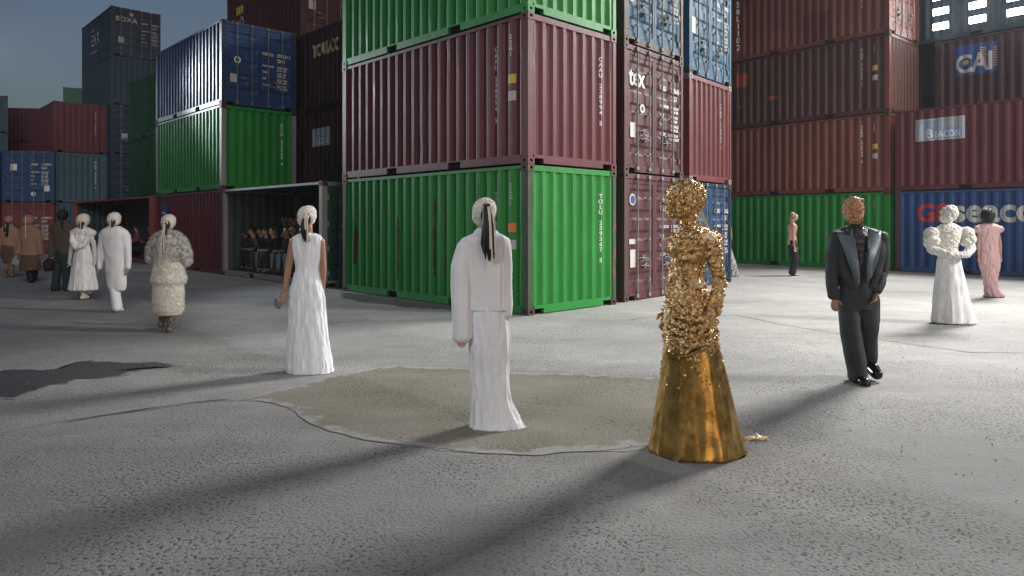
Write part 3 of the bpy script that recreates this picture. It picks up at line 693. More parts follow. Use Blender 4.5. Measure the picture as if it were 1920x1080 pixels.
# ------------------------------------------------------------------ people
def skin(name, col): 
    m = cloth(name, col, .5, 40, (1, 1, 1), .1, .002, tuple(c * .9 for c in col)); m.node_tree.nodes['Principled BSDF'].inputs['Subsurface Weight'].default_value = .06; return m
M['skin'] = skin('light skin', (.50, .30, .22)); M['skin2'] = skin('tanned skin', (.34, .19, .13)); M['skin3'] = skin('pale skin', (.58, .40, .32))
M['eye'] = flat('eye dark', (.02, .015, .012), .3); M['lip'] = flat('lip', (.35, .12, .10), .5)
M['hair'] = cloth('black hair', (.010, .009, .009), .55, 90, (1, 1, .05), .8, .006, (.018, .017, .016))
M['brownhair'] = cloth('brown hair', (.06, .035, .02), .4, 90, (1, 1, .08), .8, .006)
M['blondhair'] = cloth('fair hair', (.30, .20, .12), .5, 80, (1, 1, .1), .8, .006)
M['ivory'] = cloth('ivory ribbon', (.72, .66, .55), .7, 60)
M['lace'] = cloth('ivory lace', (.74, .73, .69), .8, 55, (1, 1, 1), 1, .010, (.55, .53, .48))
M['wool'] = cloth('white wool suiting', (.80, .82, .86), .85, 300, (1, 1, 1), .25, .001)
M['crinkle'] = cloth('white crinkled cotton', (.80, .84, .89), .8, 38, (1, 1, .22), 1, .011, (.70, .74, .80))
M['cotton'] = cloth('soft white cotton', (.82, .83, .85), .8, 24, (1, 1, .2), .5, .006)
M['ruffle'] = cloth('white ruffled cloth', (.86, .85, .82), .8, 48, (1, 1, 1), 1, .010, (.62, .60, .54))
M['black_cloth'] = cloth('black wool', (.012, .013, .016), .75, 200, (1, 1, 1), .3, .001)
M['tuxwool'] = cloth('charcoal evening wool', (.028, .033, .040), .7, 160, (1, 1, 1), .3, .001)
M['satin'] = cloth('grey satin', (.12, .155, .185), .5, 30, (1, 1, 1), .1, .002)
M['blackgloss'] = flat('black polished leather', (.008, .008, .009), .12)
M['shinyshirt'] = cloth('dark crumpled satin', (.03, .026, .032), .25, 16, (1, 1, 1), .9, .02)
M['mask'] = cloth('crumpled tan foil', (.66, .35, .18), .45, 55, (1, 1, 1), 1, .012, (.22, .10, .05))
M['camel'] = cloth('camel wool', (.36, .23, .16), .85, 120, (1, 1, 1), .3, .002)
M['tan_coat'] = cloth('tan wool', (.40, .26, .19), .85, 120, (1, 1, 1), .3, .002)
M['brown_cloth'] = cloth('brown wool', (.13, .085, .065), .85, 120, (1, 1, 1), .3, .002)
M['olive'] = cloth('olive tweed', (.10, .085, .065), .9, 150, (1, 1, 1), .4, .002)
M['darkteal'] = cloth('dark teal denim', (.025, .045, .055), .85, 150, (1, 1, 1), .3, .002)
M['denim'] = cloth('washed denim', (.17, .22, .28), .85, 120, (1, 1, 1), .3, .002)
M['fur'] = cloth('cream fur', (.88, .86, .80), .9, 70, (1, 1, .4), 1, .012, (.76, .74, .67))
M['furgrey'] = cloth('mottled grey fur', (.74, .74, .70), .9, 60, (1, 1, .5), 1, .012, (.34, .36, .38), cscale=20)
M['creamlace'] = cloth('pale yellow lace', (.72, .66, .42), .8, 60)
M['snake'] = cloth('grey patterned leather', (.22, .21, .19), .4, 30, (1, 1, 1), .2, .002, (.02, .02, .02), cscale=45)
M['pink'] = cloth('pale pink chiffon', (.68, .45, .45), .7, 30, (1, 1, .2), .6, .006, (.56, .36, .37))
M['bag_grey'] = cloth('pale grey leather', (.36, .37, .33), .5, 30)
M['bagsilver'] = cloth('silver beads', (.45, .46, .48), .25, 90, (1, 1, 1), 1, .006, (.08, .08, .09), metal=.6)
M['sparkle'] = cloth('silver and black sequins', (.60, .62, .58), .4, 30, (1, 1, .5), 1, .01, (.03, .03, .03), cscale=22)
def gold_mat(name, scale, dist, rough, dark, lite=(.95, .70, .36)):
    m, n, b = newmat(name); tc = n.nodes.new('ShaderNodeTexCoord'); co = tc.outputs['Object']
    h = noise_tex(n, co, scale, 5, .65); v = n.nodes.new('ShaderNodeTexVoronoi'); v.inputs['Scale'].default_value = scale * .8; n.links.new(co, v.inputs[0])
    s = n.nodes.new('ShaderNodeMath'); s.operation = 'ADD'; n.links.new(h, s.inputs[0]); n.links.new(v.outputs['Distance'], s.inputs[1])
    n.links.new(mix(n, ramp(n, h, .4, .6), dark, lite), b.inputs['Base Color'])
    b.inputs['Metallic'].default_value = .92; b.inputs['Roughness'].default_value = rough
    bump(n, b, s.outputs[0], 1, dist); return m
M['gold'] = gold_mat('crumpled gold foil', 45, .012, .26, (.42, .22, .07))
M['goldpale'] = gold_mat('pale gold flakes', 60, .008, .32, (.95, .80, .58)); M['goldpale'].node_tree.nodes['Principled BSDF'].inputs['Metallic'].default_value = .6
M['goldsheet'] = gold_mat('gold foil sheet', 7, .007, .30, (.30, .19, .055), (.54, .36, .12))

def head_geo(c, s=1.0, face=(0, -1), nose=True, ear=True):
    """c = centre of the head, face = horizontal look direction"""
    c = Vector(c); f = Vector((face[0], face[1], 0)).normalized(); r = Vector((f.y, -f.x, 0)); U = Vector((0, 0, 1)); rz = math.atan2(f.y, f.x) + pi / 2
    def P(a, b, z): return c + (f * a + r * b + U * z) * s
    g = [ell_geo(P(-.012, 0, .025), (.074 * s, .092 * s, .088 * s), 20, rz), ell_geo(P(.022, 0, -.045), (.055 * s, .06 * s, .068 * s), 18, rz), ell_geo(P(.045, 0, -.088), (.028 * s, .022 * s, .022 * s), 12, rz)]
    if nose: g += [tube_geo([P(.078, 0, .012), P(.094, 0, -.012), P(.103, 0, -.032)], [.008 * s, .010 * s, .013 * s], 8), ell_geo(P(.084, 0, -.066), (.022 * s, .010 * s, .008 * s), 10, rz), ell_geo(P(.074, .03, .026), (.022 * s, .012 * s, .009 * s), 10, rz), ell_geo(P(.074, -.03, .026), (.022 * s, .012 * s, .009 * s), 10, rz)]
    if ear: g += [ell_geo(P(-.005, q * .077, -.008), (.010 * s, .020 * s, .032 * s), 10, rz) for q in (-1, 1)]
    return g
def hand_geo(w, d, side, s=1.0, curl=.5, spread=.5):
    """w wrist, d pointing direction, side = direction of the thumb"""
    w = Vector(w); d = Vector(d).normalized(); sd = Vector(side); sd = (sd - d * sd.dot(d)).normalized(); nrm = d.cross(sd).normalized()
    g = [tube_geo([w, w + d * .045 * s, w + d * .085 * s], [.022 * s, .030 * s, .034 * s], 10, .5, tuple(nrm))]
    for i, (off, ln) in enumerate(((.026, .075), (.009, .085), (-.009, .078), (-.026, .062))):
        b = w + (d * .085 + sd * off) * s; d2 = (d + nrm * curl * .6 + sd * off * 4 * spread).normalized(); d3 = (d + nrm * curl * 1.8).normalized(); d4 = (d * .6 + nrm * curl * 2.6).normalized()
        p1 = b + d2 * ln * .45 * s; p2 = p1 + d3 * ln * .32 * s; p3 = p2 + d4 * ln * .23 * s
        g.append(tube_geo([b - d * .02 * s, p1, p2, p3], [.010 * s, .0095 * s, .0085 * s, .007 * s], 8))
    b = w + (d * .03 + sd * .028) * s; p1 = b + (d * .6 + sd * .8 + nrm * curl * .3).normalized() * .038 * s; p2 = p1 + (d * .9 + sd * .25 + nrm * curl * .7).normalized() * .032 * s
    g.append(tube_geo([b - sd * .01 * s, p1, p2], [.013 * s, .011 * s, .009 * s], 8)); return g
def arm_geo(sh, el, wr, s=1.0, hand=None):
    sh, el, wr = map(Vector, (sh, el, wr)); d = (wr - el).normalized()
    g = [tube_geo([sh, sh.lerp(el, .5), el], [.050 * s, .043 * s, .036 * s], 14), tube_geo([el, el.lerp(wr, .35), wr], [.037 * s, .035 * s, .023 * s], 14)]
    if hand is not None: g += hand_geo(wr + d * .005, hand.get('d', d), hand.get('side', (0, -1, 0)), s, hand.get('curl', .5))
    return g
def leg_geo(hp, kn, an, s=1.0, toe=(0, 1, 0), heel=0.0):
    hp, kn, an = map(Vector, (hp, kn, an)); t = Vector(toe).normalized()
    g = [tube_geo([hp, hp.lerp(kn, .5), kn], [.082 * s, .070 * s, .052 * s], 16), tube_geo([kn, kn.lerp(an, .3), an], [.050 * s, .052 * s, .034 * s], 14)]
    b = an + Vector((0, 0, -.045)); g.append(tube_geo([b - t * .05 * s, b + t * .06 * s + Vector((0, 0, -.01 - heel * .4)), b + t * .15 * s + Vector((0, 0, -.022 - heel))], [.034 * s, .036 * s, .026 * s], 12)); return g
def torso_geo(pelvis, neck, s=1.0, wide=1.0, shl=None, shr=None, flat_=1.0):
    p, n = Vector(pelvis), Vector(neck)
    def R(t, rx, ry): c = p.lerp(n, t); return (c.x, c.y, c.z, rx * s * wide, ry * s * flat_)
    g = [loft_geo(resample([R(-.16, .06, .06), R(-.08, .155, .11), R(.08, .165, .115), R(.35, .128, .092), R(.62, .150, .105), R(.82, .158, .098), R(.95, .09, .07), R(1.0, .05, .052)], 3), 24)]
    g.append(tube_geo([n - Vector((0, 0, .03)), n + Vector((0, 0, .09))], [.054 * s, .050 * s], 14))
    if shl is not None: g.append(tube_geo([shl, (Vector(shl) + Vector(shr)) / 2 + Vector((0, 0, .02)), shr], [.052 * s, .058 * s, .052 * s], 12))
    return g
class Fig:
    """one person, laid out in photo pixels at its own distance: k px per metre; local x right, y away, z up"""
    def __init__(s, cx, k, label, group=None, cat='person'):
        s.cx, s.k = cx, k; s.d = F / k
        s.root = thing('person', label, cat, ((cx - CX) / F * s.d, s.d, 0), 0, group)
    def p(s, px, py, dy=0.0): return Vector(((px - s.cx) / s.k, dy, CH + (HZ - py) / s.k))
    def r(s, px): return px / s.k
    def tube(s, pts, rad, n=14, flat=1.0): return tube_geo([s.p(*q) for q in pts], [s.r(x) for x in rad], n, flat)
    def loft(s, rows, n=64, fold=None, k=4, depth=.7, dy=0.0):
        """rows: (py, left px, right px[, depth ratio[, dy]])"""
        R = []
        for row in rows:
            py, a, b = row[:3]; dr = row[3] if len(row) > 3 else depth; yy = row[4] if len(row) > 4 else dy
            c = s.p((a + b) / 2, py, yy); rx = (b - a) / 2 / s.k; R.append((c.x, c.y, max(.006, c.z), rx, rx * dr))
        return loft_geo(resample(R, k), n, fold)
    def ell(s, px, py, rx, ry, dy=0, rd=None, tilt=0): return ell_geo(s.p(px, py, dy), (s.r(rx), s.r(rd if rd else rx), s.r(ry)), 24, 0, tilt)
    def add(s, name, geos, mat, voxel=.010, smooth=2, fn=None, label=None):
        me = solid(geos, voxel, smooth) if voxel else None
        if me is None:
            mb = MB()
            for V, Fc in geos: mb.add(V, Fc)
            me = mb.mesh(True)
        if fn: displace(me, fn)
        P = coords(me); P[:, 2] = np.maximum(P[:, 2], .006); me.vertices.foreach_set('co', P.ravel()); me.update()
        o = link(name, me, mat, s.root)
        if label: o['label'] = label
        return o
    def body(s, head, neck, pelvis, shs, arms, legs, sc=1.0, face=(0, 1), mat=None, voxel=.010, fn=None, wide=.80, hs=.93, neckdy=0, toe=(0, 1, 0), heel=0.0, nose=True):
        """head/neck/pelvis (px,py,dy); shs two; arms [(elbow, wrist, hand|None)]; legs [(hip, knee, ankle)]"""
        P = lambda q: s.p(*q)
        g = head_geo(P(head), hs, face, nose) + torso_geo(P(pelvis), P(neck), sc, wide, P(shs[0]), P(shs[1]), .72)
        g.append(tube_geo([P(neck) - Vector((0, 0, .02)), P(head) - Vector((0, 0, .05))], [.053 * sc, .048 * sc], 14))
        for sh, a in zip(shs, arms):
            if a: g += arm_geo(P(sh), P(a[0]), P(a[1]), sc, a[2] if len(a) > 2 else {})
        for l in legs:
            if l: g += leg_geo(P(l[0]), P(l[1]), P(l[2]), sc, l[3] if len(l) > 3 else toe, heel)
        return s.add('body', g, mat or M['skin'], voxel, 1, fn)
def wrinkle(amp, scale, seed=1, stretch=(1, 1, .45), ridged=False, amp2=None, scale2=None):
    st = np.array(stretch)
    def fn(P, N):
        a = vnoise(P * scale * st + seed * 3.1, seed)
        if ridged: a = 1 - 2 * np.abs(a)
        a = a * amp
        if amp2: a = a + vnoise(P * scale2 * st + seed, seed + 5) * amp2
        return a
    return fn
def vfolds(count, amp, phase=0.0, start=0.0, twist=0.0, amp0=0.0):
    def f(th, i, fr):
        a = amp0 + (amp - amp0) * max(0, (fr - start) / (1 - start + 1e-6))
        return 1 + a * (sin(th * count + phase + twist * fr * 6) * .6 + sin(th * (count * 1.7) + 1.3 + twist * fr * 9) * .3 + sin(th * (count * .5) + phase * 2 - twist * fr * 4) * .35)
    return f
def strip(s, name, pts, wpx, mat, thick=.003, parent=None):
    """a ribbon hanging along pixel points"""
    V = []; Fc = []; Q = [s.p(*p) for p in pts]; w = s.r(wpx) / 2
    for i, q in enumerate(Q):
        for dx, dy in ((-w, 0), (w, 0), (w, thick), (-w, thick)): V.append(q + Vector((dx, dy, 0)))
    m = len(Q)
    for i in range(m - 1):
        for j in range(4): Fc.append((i * 4 + j, i * 4 + (j + 1) % 4, (i + 1) * 4 + (j + 1) % 4, (i + 1) * 4 + j))
    Fc += [(0, 3, 2, 1), tuple((m - 1) * 4 + j for j in range(4))]
    return link(name, mesh_of(V, Fc), mat, s.root)
def flakes(me_src, count, size, seed, zmin=-9, zmax=9, lift=.006, xmin=-9):
    """small bent foil shards strewn over a surface, as one mesh"""
    rnd = np.random.RandomState(seed); P = coords(me_src); N = normals(me_src)
    ok = np.where((P[:, 2] > zmin) & (P[:, 2] < zmax) & (P[:, 0] > xmin))[0]; idx = rnd.choice(ok, count); V = []; Fc = []
    for q in idx:
        p = Vector(P[q]) + Vector(N[q]) * lift; n = (Vector(N[q]) + Vector(rnd.uniform(-.55, .55, 3))).normalized(); u = n.orthogonal().normalized(); u.rotate(Matrix.Rotation(rnd.uniform(0, 6.28), 3, n)); v = n.cross(u); s = size * rnd.uniform(.5, 1.4); b = len(V)
        V += [p - u * s, p + v * s * .7 + n * s * .2, p + u * s + n * s * rnd.uniform(-.4, .5), p - v * s * .6 + n * s * .1]; Fc += [(b, b + 1, b + 2), (b, b + 2, b + 3)]
    return V, Fc
def spikes(me_src, count, ln, seed, droop=.6, w=.003):
    rnd = np.random.RandomState(seed); P = coords(me_src); N = normals(me_src); idx = rnd.randint(0, len(P), count); V = []; Fc = []
    for q in idx:
        p = Vector(P[q]); n = (Vector(N[q]) + Vector(rnd.uniform(-.5, .5, 3)) + Vector((0, 0, -droop))).normalized(); u = n.orthogonal().normalized(); u.rotate(Matrix.Rotation(rnd.uniform(0, 6.28), 3, n)); l = ln * rnd.uniform(.5, 1.3); b = len(V)
        V += [p - u * w, p + u * w, p + n * l]; Fc.append((b, b + 1, b + 2))
    return V, Fc
def extend(o, geo_):
    """merge extra geometry into an existing part"""
    me = o.data; bm = bmesh.new(); bm.from_mesh(me); V, Fc = geo_; vs = [bm.verts.new(v) for v in V]
    for f in Fc: bm.faces.new([vs[i] for i in f])
    bm.to_mesh(me); bm.free()
GW = 'models walking in the show'
# ---------------- gold figure
f = Fig(1300, 268, 'person wrapped head to foot in crumpled gold foil with a long gold skirt', GW)
b = f.body((1284, 372, 0), (1294, 430, .01), (1294, 585, 0), ((1288, 446, .13), (1318, 446, -.12)), [((1276, 520, .18), (1256, 582, .04), {'curl': .5, 'side': (-1, 0, 0), 'd': (-.25, -.1, -1)}), ((1341, 528, -.10), (1308, 602, -.19), {'curl': .45, 'side': (0, -1, .4), 'd': (-.5, -.1, -.8)})],
    [((1283, 610, 0), (1290, 710, -.03), (1288, 830, -.05)), ((1312, 610, .03), (1315, 715, .05), (1320, 830, .10))], .95, (-1, -.25), M['gold'], .007, wrinkle(.006, 60, 3, (1, 1, 1), True, .004, 130), hs=1.12, toe=(-1, -.3, 0), wide=.72)
m_ = f.add('foil_mask', [f.ell(1287, 370, 35, 32, 0, 34), f.ell(1277, 385, 28, 26, 0, 28), f.ell(1264, 398, 15, 11, 0, 15), f.tube([(1254, 370, -.02), (1247, 383, -.02), (1250, 389, -.02)], [5, 5.5, 5]), f.ell(1259, 404, 8, 6, -.02, 9)], M['gold'], .006, 1, wrinkle(.010, 46, 5, (1, 1, 1), True, .006, 110))
extend(m_, flakes(m_.data, 260, .008, 2))
bod = f.add('foil_bodice', [f.loft([(424, 1282, 1306, 1.1), (434, 1272, 1326, 1.2), (446, 1262, 1338, 1.15), (460, 1256, 1338, 1.1), (474, 1260, 1330, 1.05), (490, 1265, 1320, 1.1), (512, 1268, 1318, 1.15), (533, 1270, 1317, 1.2), (550, 1262, 1326, 1.1), (575, 1250, 1335, 1.0), (605, 1246, 1341, .95), (640, 1247, 1343, .95), (668, 1248, 1342, .95)], 48),
    f.ell(1264, 464, 14, 13, -.08, 22), f.ell(1330, 452, 17, 19, -.06, 16), f.tube([(1328, 457, -.10), (1337, 495, -.10), (1341, 530, -.10), (1330, 570, -.15), (1309, 601, -.19)], [14, 10.5, 10, 10, 8]), f.tube([(1288, 455, .14), (1276, 520, .18), (1256, 580, .04)], [12, 10, 8])]
    + [f.tube([(1247, y0, -.02), (1256, y0 + 14, -.15), (1284, y0 + 24, -.21), (1316, y0 + 18, -.17), (1340, y0 + 2, -.03)], [3.5, 4.5, 5, 4.5, 3.5]) for y0 in (570, 585, 600, 614)] + [f.tube([(1256, y0, -.03), (1272, y0 + 7, -.15), (1302, y0 + 5, -.17), (1330, y0 - 4, -.12)], [4.5, 5.5, 5.5, 5]) for y0 in (446, 459, 472)], M['gold'], .006, 1, wrinkle(.008, 52, 8, (1, 1, 1), True, .005, 120))
extend(bod, flakes(bod.data, 1300, .013, 4))
pf = f.add('pale_foil', [f.ell(1300, 530, 13, 9, -.10), f.ell(1316, 447, 18, 10, -.12), f.ell(1249, 590, 6, 24, -.06)], M['goldpale'], .006, 0, wrinkle(.012, 40, 2, (1, 1, 1), True, .006, 100))
extend(pf, flakes(bod.data, 1500, .012, 9, lift=.007)); extend(pf, flakes(m_.data, 380, .007, 10, lift=.008))
def skf(th, i, fr):
    n_ = 7; q = (th + .35) % (2 * pi / n_); return 1 + ((cos(pi / n_) / cos(q - pi / n_)) * 1.04 - 1) * .5 + .006 * sin(th * 23) * fr
sk = f.add('foil_skirt', [f.loft([(632, 1250, 1343, .9), (660, 1243, 1350, .88), (700, 1238, 1360, .86), (760, 1229, 1375, .85), (815, 1221, 1388, .85), (842, 1216, 1396, .85), (852, 1217, 1395, .85)], 140, skf), f.tube([(1246, 664, -.10), (1275, 658, -.19), (1310, 642, -.18), (1343, 618, -.05)], [3, 3, 3, 3])], M['goldsheet'], .008, 1, wrinkle(.004, 10, 4, (1, 1, .3), True, .0015, 40))
extend(sk, flakes(sk.data, 260, .009, 12, .45, .75, xmin=-.3)); extend(sk, flakes(sk.data, 300, .014, 13, -.1, .035, lift=.002))
strip(f, 'ribbon', [(1304, 340, .10), (1318, 356, .14), (1322, 385, .15), (1332, 412, .16), (1344, 432, .17)], 7, M['ivory'])
strip(f, 'ribbon', [(1306, 342, .13), (1314, 370, .17), (1320, 405, .18), (1336, 436, .18)], 4, M['lace'])
# foil scrap on the ground
gp = ground_pt(1416, 825); V_, F_ = loft_geo([(0, 0, .004, .10, .03), (.01, 0, .02, .08, .028), (.02, .005, .03, .02, .01)], 14)
o = link('foil_scrap', displace(mesh_of(V_, F_, False), wrinkle(.012, 40, 2)), M['goldpale']); o.location = gp; tag(o, 'torn scrap of pale foil lying right of the gold skirt', 'foil scrap')
# ---------------- shared: laced head cap seen from behind with pony tail
def cap_tail(f, x, y, r, tail, tailw, rib, mat='lace', hair='hair', cap=True, dy=-.0):
    """cap centred x,y radius r px; tail: list of points; rib: ribbons' points"""
    g = []
    o = f.add('head_cap', [f.ell(x, y, r, r * 1.12, .01, r * 1.1), f.ell(x - r * .25, y + r * .45, r * .8, r * .8, .03, r * .9)] + [f.ell(x + r * .1, y - r * .3, r * .9, r * .85, .02, r)], M[mat], max(.006, r / f.k * .07), 1, wrinkle(.004, 38, 3, (1, 1, 1), True, .002, 90))
    rn = random.Random(int(x)); st = [f.ell(x + r * .2, y + r * .35, r * .50, r * .66, -.072, r * .35)]
    for q in range(30):
        o_ = rn.uniform(-1, 1); cut = rn.uniform(.0, .14); dd = rn.uniform(-.012, .012); pts = []
        for n_, p in enumerate(tail): pts.append((p[0] + o_ * tailw * .5 * (.55 if n_ == 0 else 1) + rn.uniform(-.06, .06) * tailw, p[1] - (cut * (tail[-1][1] - tail[0][1]) if n_ == len(tail) - 1 else 0), p[2] + dd))
        st.append(f.tube(pts, [tailw * .13] * (len(pts) - 1) + [tailw * .03], 6))
    h = f.add('hair', st, M[hair], None)
    for i, rb in enumerate(rib): strip(f, 'ribbon', rb[0], rb[1], M['ivory'])
    f.add('bow', [f.ell(x + r * .28, y - r * .02, r * .22, r * .12, -.125, r * .1), f.ell(x + r * .1, y + r * .12, r * .1, r * .24, -.13, r * .1), f.ell(x + r * .5, y + r * .14, r * .1, r * .26, -.12, r * .1)], M['ivory'], .006, 0)
# ---------------- white jacket and crinkled skirt
f = Fig(912, 240, 'person with a long black ponytail, oversized white jacket and crinkled white skirt', GW)
f.body((908, 400, 0), (912, 442, 0), (915, 590, 0), ((875, 460, 0), (942, 460, 0)), [((866, 540, -.02), (866, 612, -.05), {'curl': .5, 'side': (1, 0, 0)}), ((948, 530, 0), (947, 570, -.01), {'curl': .5, 'side': (-1, 0, 0)})],
    [((898, 610, 0), (900, 700, 0), (915, 785, -.03)), ((930, 610, 0), (928, 700, .05), (935, 780, .12))], .98, (-.3, 1), M['skin'])
w0 = wrinkle(.008, 7, 5, (1, 1, .45), True, .003, 18)
def seam(P, N):
    h = w0(P, N); g = np.exp(-((P[:, 0] - .005) / .005) ** 2) * .6 + np.exp(-((P[:, 0] + .108 + (1.45 - P[:, 2]) * .03) / .006) ** 2) * (P[:, 2] < 1.42) + np.exp(-((P[:, 0] - .122) / .006) ** 2) * (P[:, 2] < 1.42)
    return h - g * .010 * (N[:, 1] < .2)
f.add('jacket', [f.loft([(428, 897, 926, .8), (438, 890, 934, .8), (445, 867, 950, .60), (452, 862, 956, .55), (475, 866, 956, .50), (505, 872, 955, .50), (540, 876, 952, .55), (570, 877, 953, .6), (581, 877, 954, .62)], 64, vfolds(5, .03)),
    f.tube([(873, 462, 0), (866, 500, 0), (866, 550, -.02), (867, 600, -.05), (867, 628, -.06)], [18, 20, 19, 18, 18]), f.tube([(944, 462, 0), (948, 500, .02), (949, 545, .02), (948, 588, 0)], [14, 13, 12, 11]), f.tube([(893, 436, 0), (910, 430, .05), (930, 437, 0)], [4, 4, 4])],
    M['wool'], .0075, 2, seam)
f.add('skirt', [f.loft([(572, 880, 950, .62), (600, 878, 952, .66), (650, 879, 955, .66), (700, 883, 954, .62), (745, 884, 958, .62), (780, 881, 973, .6), (800, 879, 984, .6, -.02), (806, 880, 985, .6, -.02)], 120, vfolds(11, .055, .7, .05, .5, .03))], M['crinkle'], .007, 1, wrinkle(.008, 36, 7, (1, 1, .16), False, .004, 70))
cap_tail(f, 908, 396, 22, [(914, 385, -.10), (918, 420, -.17), (916, 455, -.17), (918, 488, -.14)], 21, [([(919, 388, -.14), (922, 430, -.215), (925, 498, -.20)], 2.6), ([(916, 388, -.14), (920, 420, -.20), (921, 465, -.215)], 2.6), ([(922, 388, -.14), (928, 420, -.20), (930, 472, -.19)], 2.4)])
# ---------------- sleeveless white dress
f = Fig(578, 176, 'person in a sleeveless crinkled white gown carrying a small silver bag', GW)
f.body((575, 408, 0), (577, 441, 0), (577, 530, 0), ((551, 453, 0), (601, 453, 0)), [((541, 500, 0), (536, 543, -.04), {'curl': .6, 'side': (1, 0, 0)}), ((606, 500, 0), (604, 545, .02), {'curl': .5, 'side': (-1, 0, 0)})],
    [((567, 550, 0), (570, 620, 0), (572, 690, 0)), ((588, 550, 0), (590, 620, 0), (592, 690, .05))], .98, (-.5, 1), M['skin2'])
f.add('dress', [f.loft([(437, 566, 588, .9), (443, 551, 602, .65), (452, 547, 607, .6), (470, 549, 606, .62), (490, 553, 603, .66), (506, 555, 600, .7), (525, 549, 603, .75), (550, 544, 608, .78), (600, 541, 612, .74), (650, 538, 618, .72), (685, 537, 624, .72), (697, 537, 626, .72), (701, 537, 627, .72)], 120, vfolds(10, .055, .2, .35, .4, .008))], M['crinkle'], .008, 1, wrinkle(.007, 36, 3, (1, 1, .18), False, .004, 70))
cap_tail(f, 575, 405, 17, [(580, 402, -.10), (578, 422, -.15), (579, 440, -.15), (581, 455, -.12)], 11, [([(581, 398, -.12), (586, 425, -.19), (586, 452, -.18)], 3.0), ([(579, 398, -.12), (581, 415, -.18), (582, 430, -.18)], 2.5)])
f.add('handbag', [f.ell(525, 566, 7, 13, -.05, 6), f.tube([(529, 548, -.05), (524, 556, -.05)], [2, 2])], M['bagsilver'], .008, 0, wrinkle(.006, 60, 2))
# ---------------- fur coat
f = Fig(315, 129, 'person in a mottled grey and cream fur coat and fur skirt with heeled boots', GW)
f.body((316, 420, 0), (316, 437, 0), (316, 520, 0), ((294, 448, 0), (338, 448, 0)), [((283, 483, .02), (298, 492, .22), {}), ((348, 483, .02), (334, 492, .22), {})],
    [((308, 530, 0), (306, 570, .02), (302, 602, .05)), ((324, 530, 0), (324, 575, 0), (322, 610, -.05))], .98, (0, 1), M['skin2'], heel=.03)
def furry(o, n, ln, seed): extend(o, spikes(o.data, n, ln, seed))
up = f.add('fur_coat', [f.loft([(433, 305, 328, .9), (440, 293, 340, .7), (450, 286, 346, .62), (470, 286, 346, .62), (490, 290, 343, .68)], 48), f.tube([(292, 450, 0), (284, 470, 0), (282, 486, .02), (294, 494, .14)], [9, 9.5, 9, 8]), f.tube([(340, 450, 0), (348, 470, 0), (349, 486, .02), (337, 494, .14)], [9, 9.5, 9, 8])], M['furgrey'], .012, 1, wrinkle(.014, 22, 3, (1, 1, .8), False, .008, 55))
furry(up, 9000, .035, 1)
lo = f.add('fur_coat_lower', [f.loft([(484, 291, 342, .72), (500, 291, 342, .75), (515, 288, 345, .78), (527, 287, 346, .8), (531, 291, 342, .8)], 48)], M['fur'], .012, 1, wrinkle(.010, 20, 6, (1, 1, .8), False, .006, 50)); furry(lo, 6000, .03, 2)
sk = f.add('fur_skirt', [f.loft([(525, 291, 341, .78), (545, 290, 342, .8), (570, 290, 342, .8), (584, 292, 341, .8)], 48)], M['fur'], .012, 1, wrinkle(.010, 20, 8, (1, 1, .8), False, .006, 50)); furry(sk, 6000, .03, 3)
f.add('lace_hem', [f.loft([(575, 294, 339, .8), (588, 293, 340, .8), (591, 296, 336, .8)], 48, vfolds(9, .06, 1, .3))], M['creamlace'], .010, 0)
for a_, b_, dy in ((301, 604, .05), (322, 612, -.05)):
    f.add('boot', [f.tube([(a_ + 3, b_ - 24, dy), (a_ + 1, b_ - 8, dy), (a_, b_ + 2, dy)], [8, 7, 6]), f.tube([(a_ + 1, b_ + 4, dy - .06), (a_ - 2, b_ + 5, dy + .10), (a_ - 5, b_ + 7, dy + .20)], [6.2, 6, 4]), f.tube([(a_ + 4, b_ + 4, dy - .05), (a_ + 5, b_ + 12, dy - .06)], [2.2, 1.2])], M['snake'], .008, 0)
cap_tail(f, 315, 416, 12.5, [(317, 420, -.09), (318, 435, -.13), (318, 448, -.12)], 6, [([(318, 420, -.14), (321, 450, -.22), (322, 470, -.24)], 2.2), ([(316, 420, -.14), (316, 460, -.24), (315, 500, -.26)], 2.0), ([(318, 420, -.14), (318, 450, -.24), (319, 492, -.26)], 1.6)])
# ---------------- tuxedo
f = Fig(1608, 186, 'person in a black tailcoat with grey satin lapels and a tan mask over the face', GW)
f.body((1598, 394, 0), (1606, 424, 0), (1606, 545, 0), ((1577, 442, 0), (1645, 442, 0)), [((1563, 502, .02), (1562, 556, -.02), {'curl': .9, 'side': (1, -.3, 0), 'd': (0, -.1, -1)}), ((1653, 505, .06), (1636, 545, -.06), {})],
    [((1592, 560, 0), (1592, 622, -.03), (1600, 694, -.07), (0, -1, 0)), ((1626, 560, 0), (1632, 622, .03), (1640, 680, .13), (0, -1, 0))], 1.0, (-.05, -1), M['skin2'])
f.add('face_mask', [f.ell(1599, 393, 17.5, 24, -.01, 19), f.ell(1599, 405, 14, 16, -.03, 15)], M['mask'], .006, 0, wrinkle(.009, 50, 4, (1, 1, 1), True, .004, 120))
f.add('hair', [f.ell(1604, 390, 15.5, 22, .035, 16), f.ell(1612, 380, 6, 8, -.03, 6)], M['hair'], .007, 0, wrinkle(.006, 60, 4))
f.add('neckline', [f.loft([(412, 1593, 1617, .9), (424, 1592, 1618, .9), (434, 1589, 1620, .8)], 30)], M['black_cloth'], .008, 1)
f.add('shirt', [f.loft([(428, 1585, 1623, .7), (445, 1583, 1627, .85, -.01), (480, 1585, 1624, .95, -.02), (520, 1586, 1622, .95, -.02)], 40)], M['shinyshirt'], .009, 1, wrinkle(.010, 16, 3, (1, 1, 1), True))
def jacket_fold(th, i, fr): return 1 + .02 * sin(th * 6)
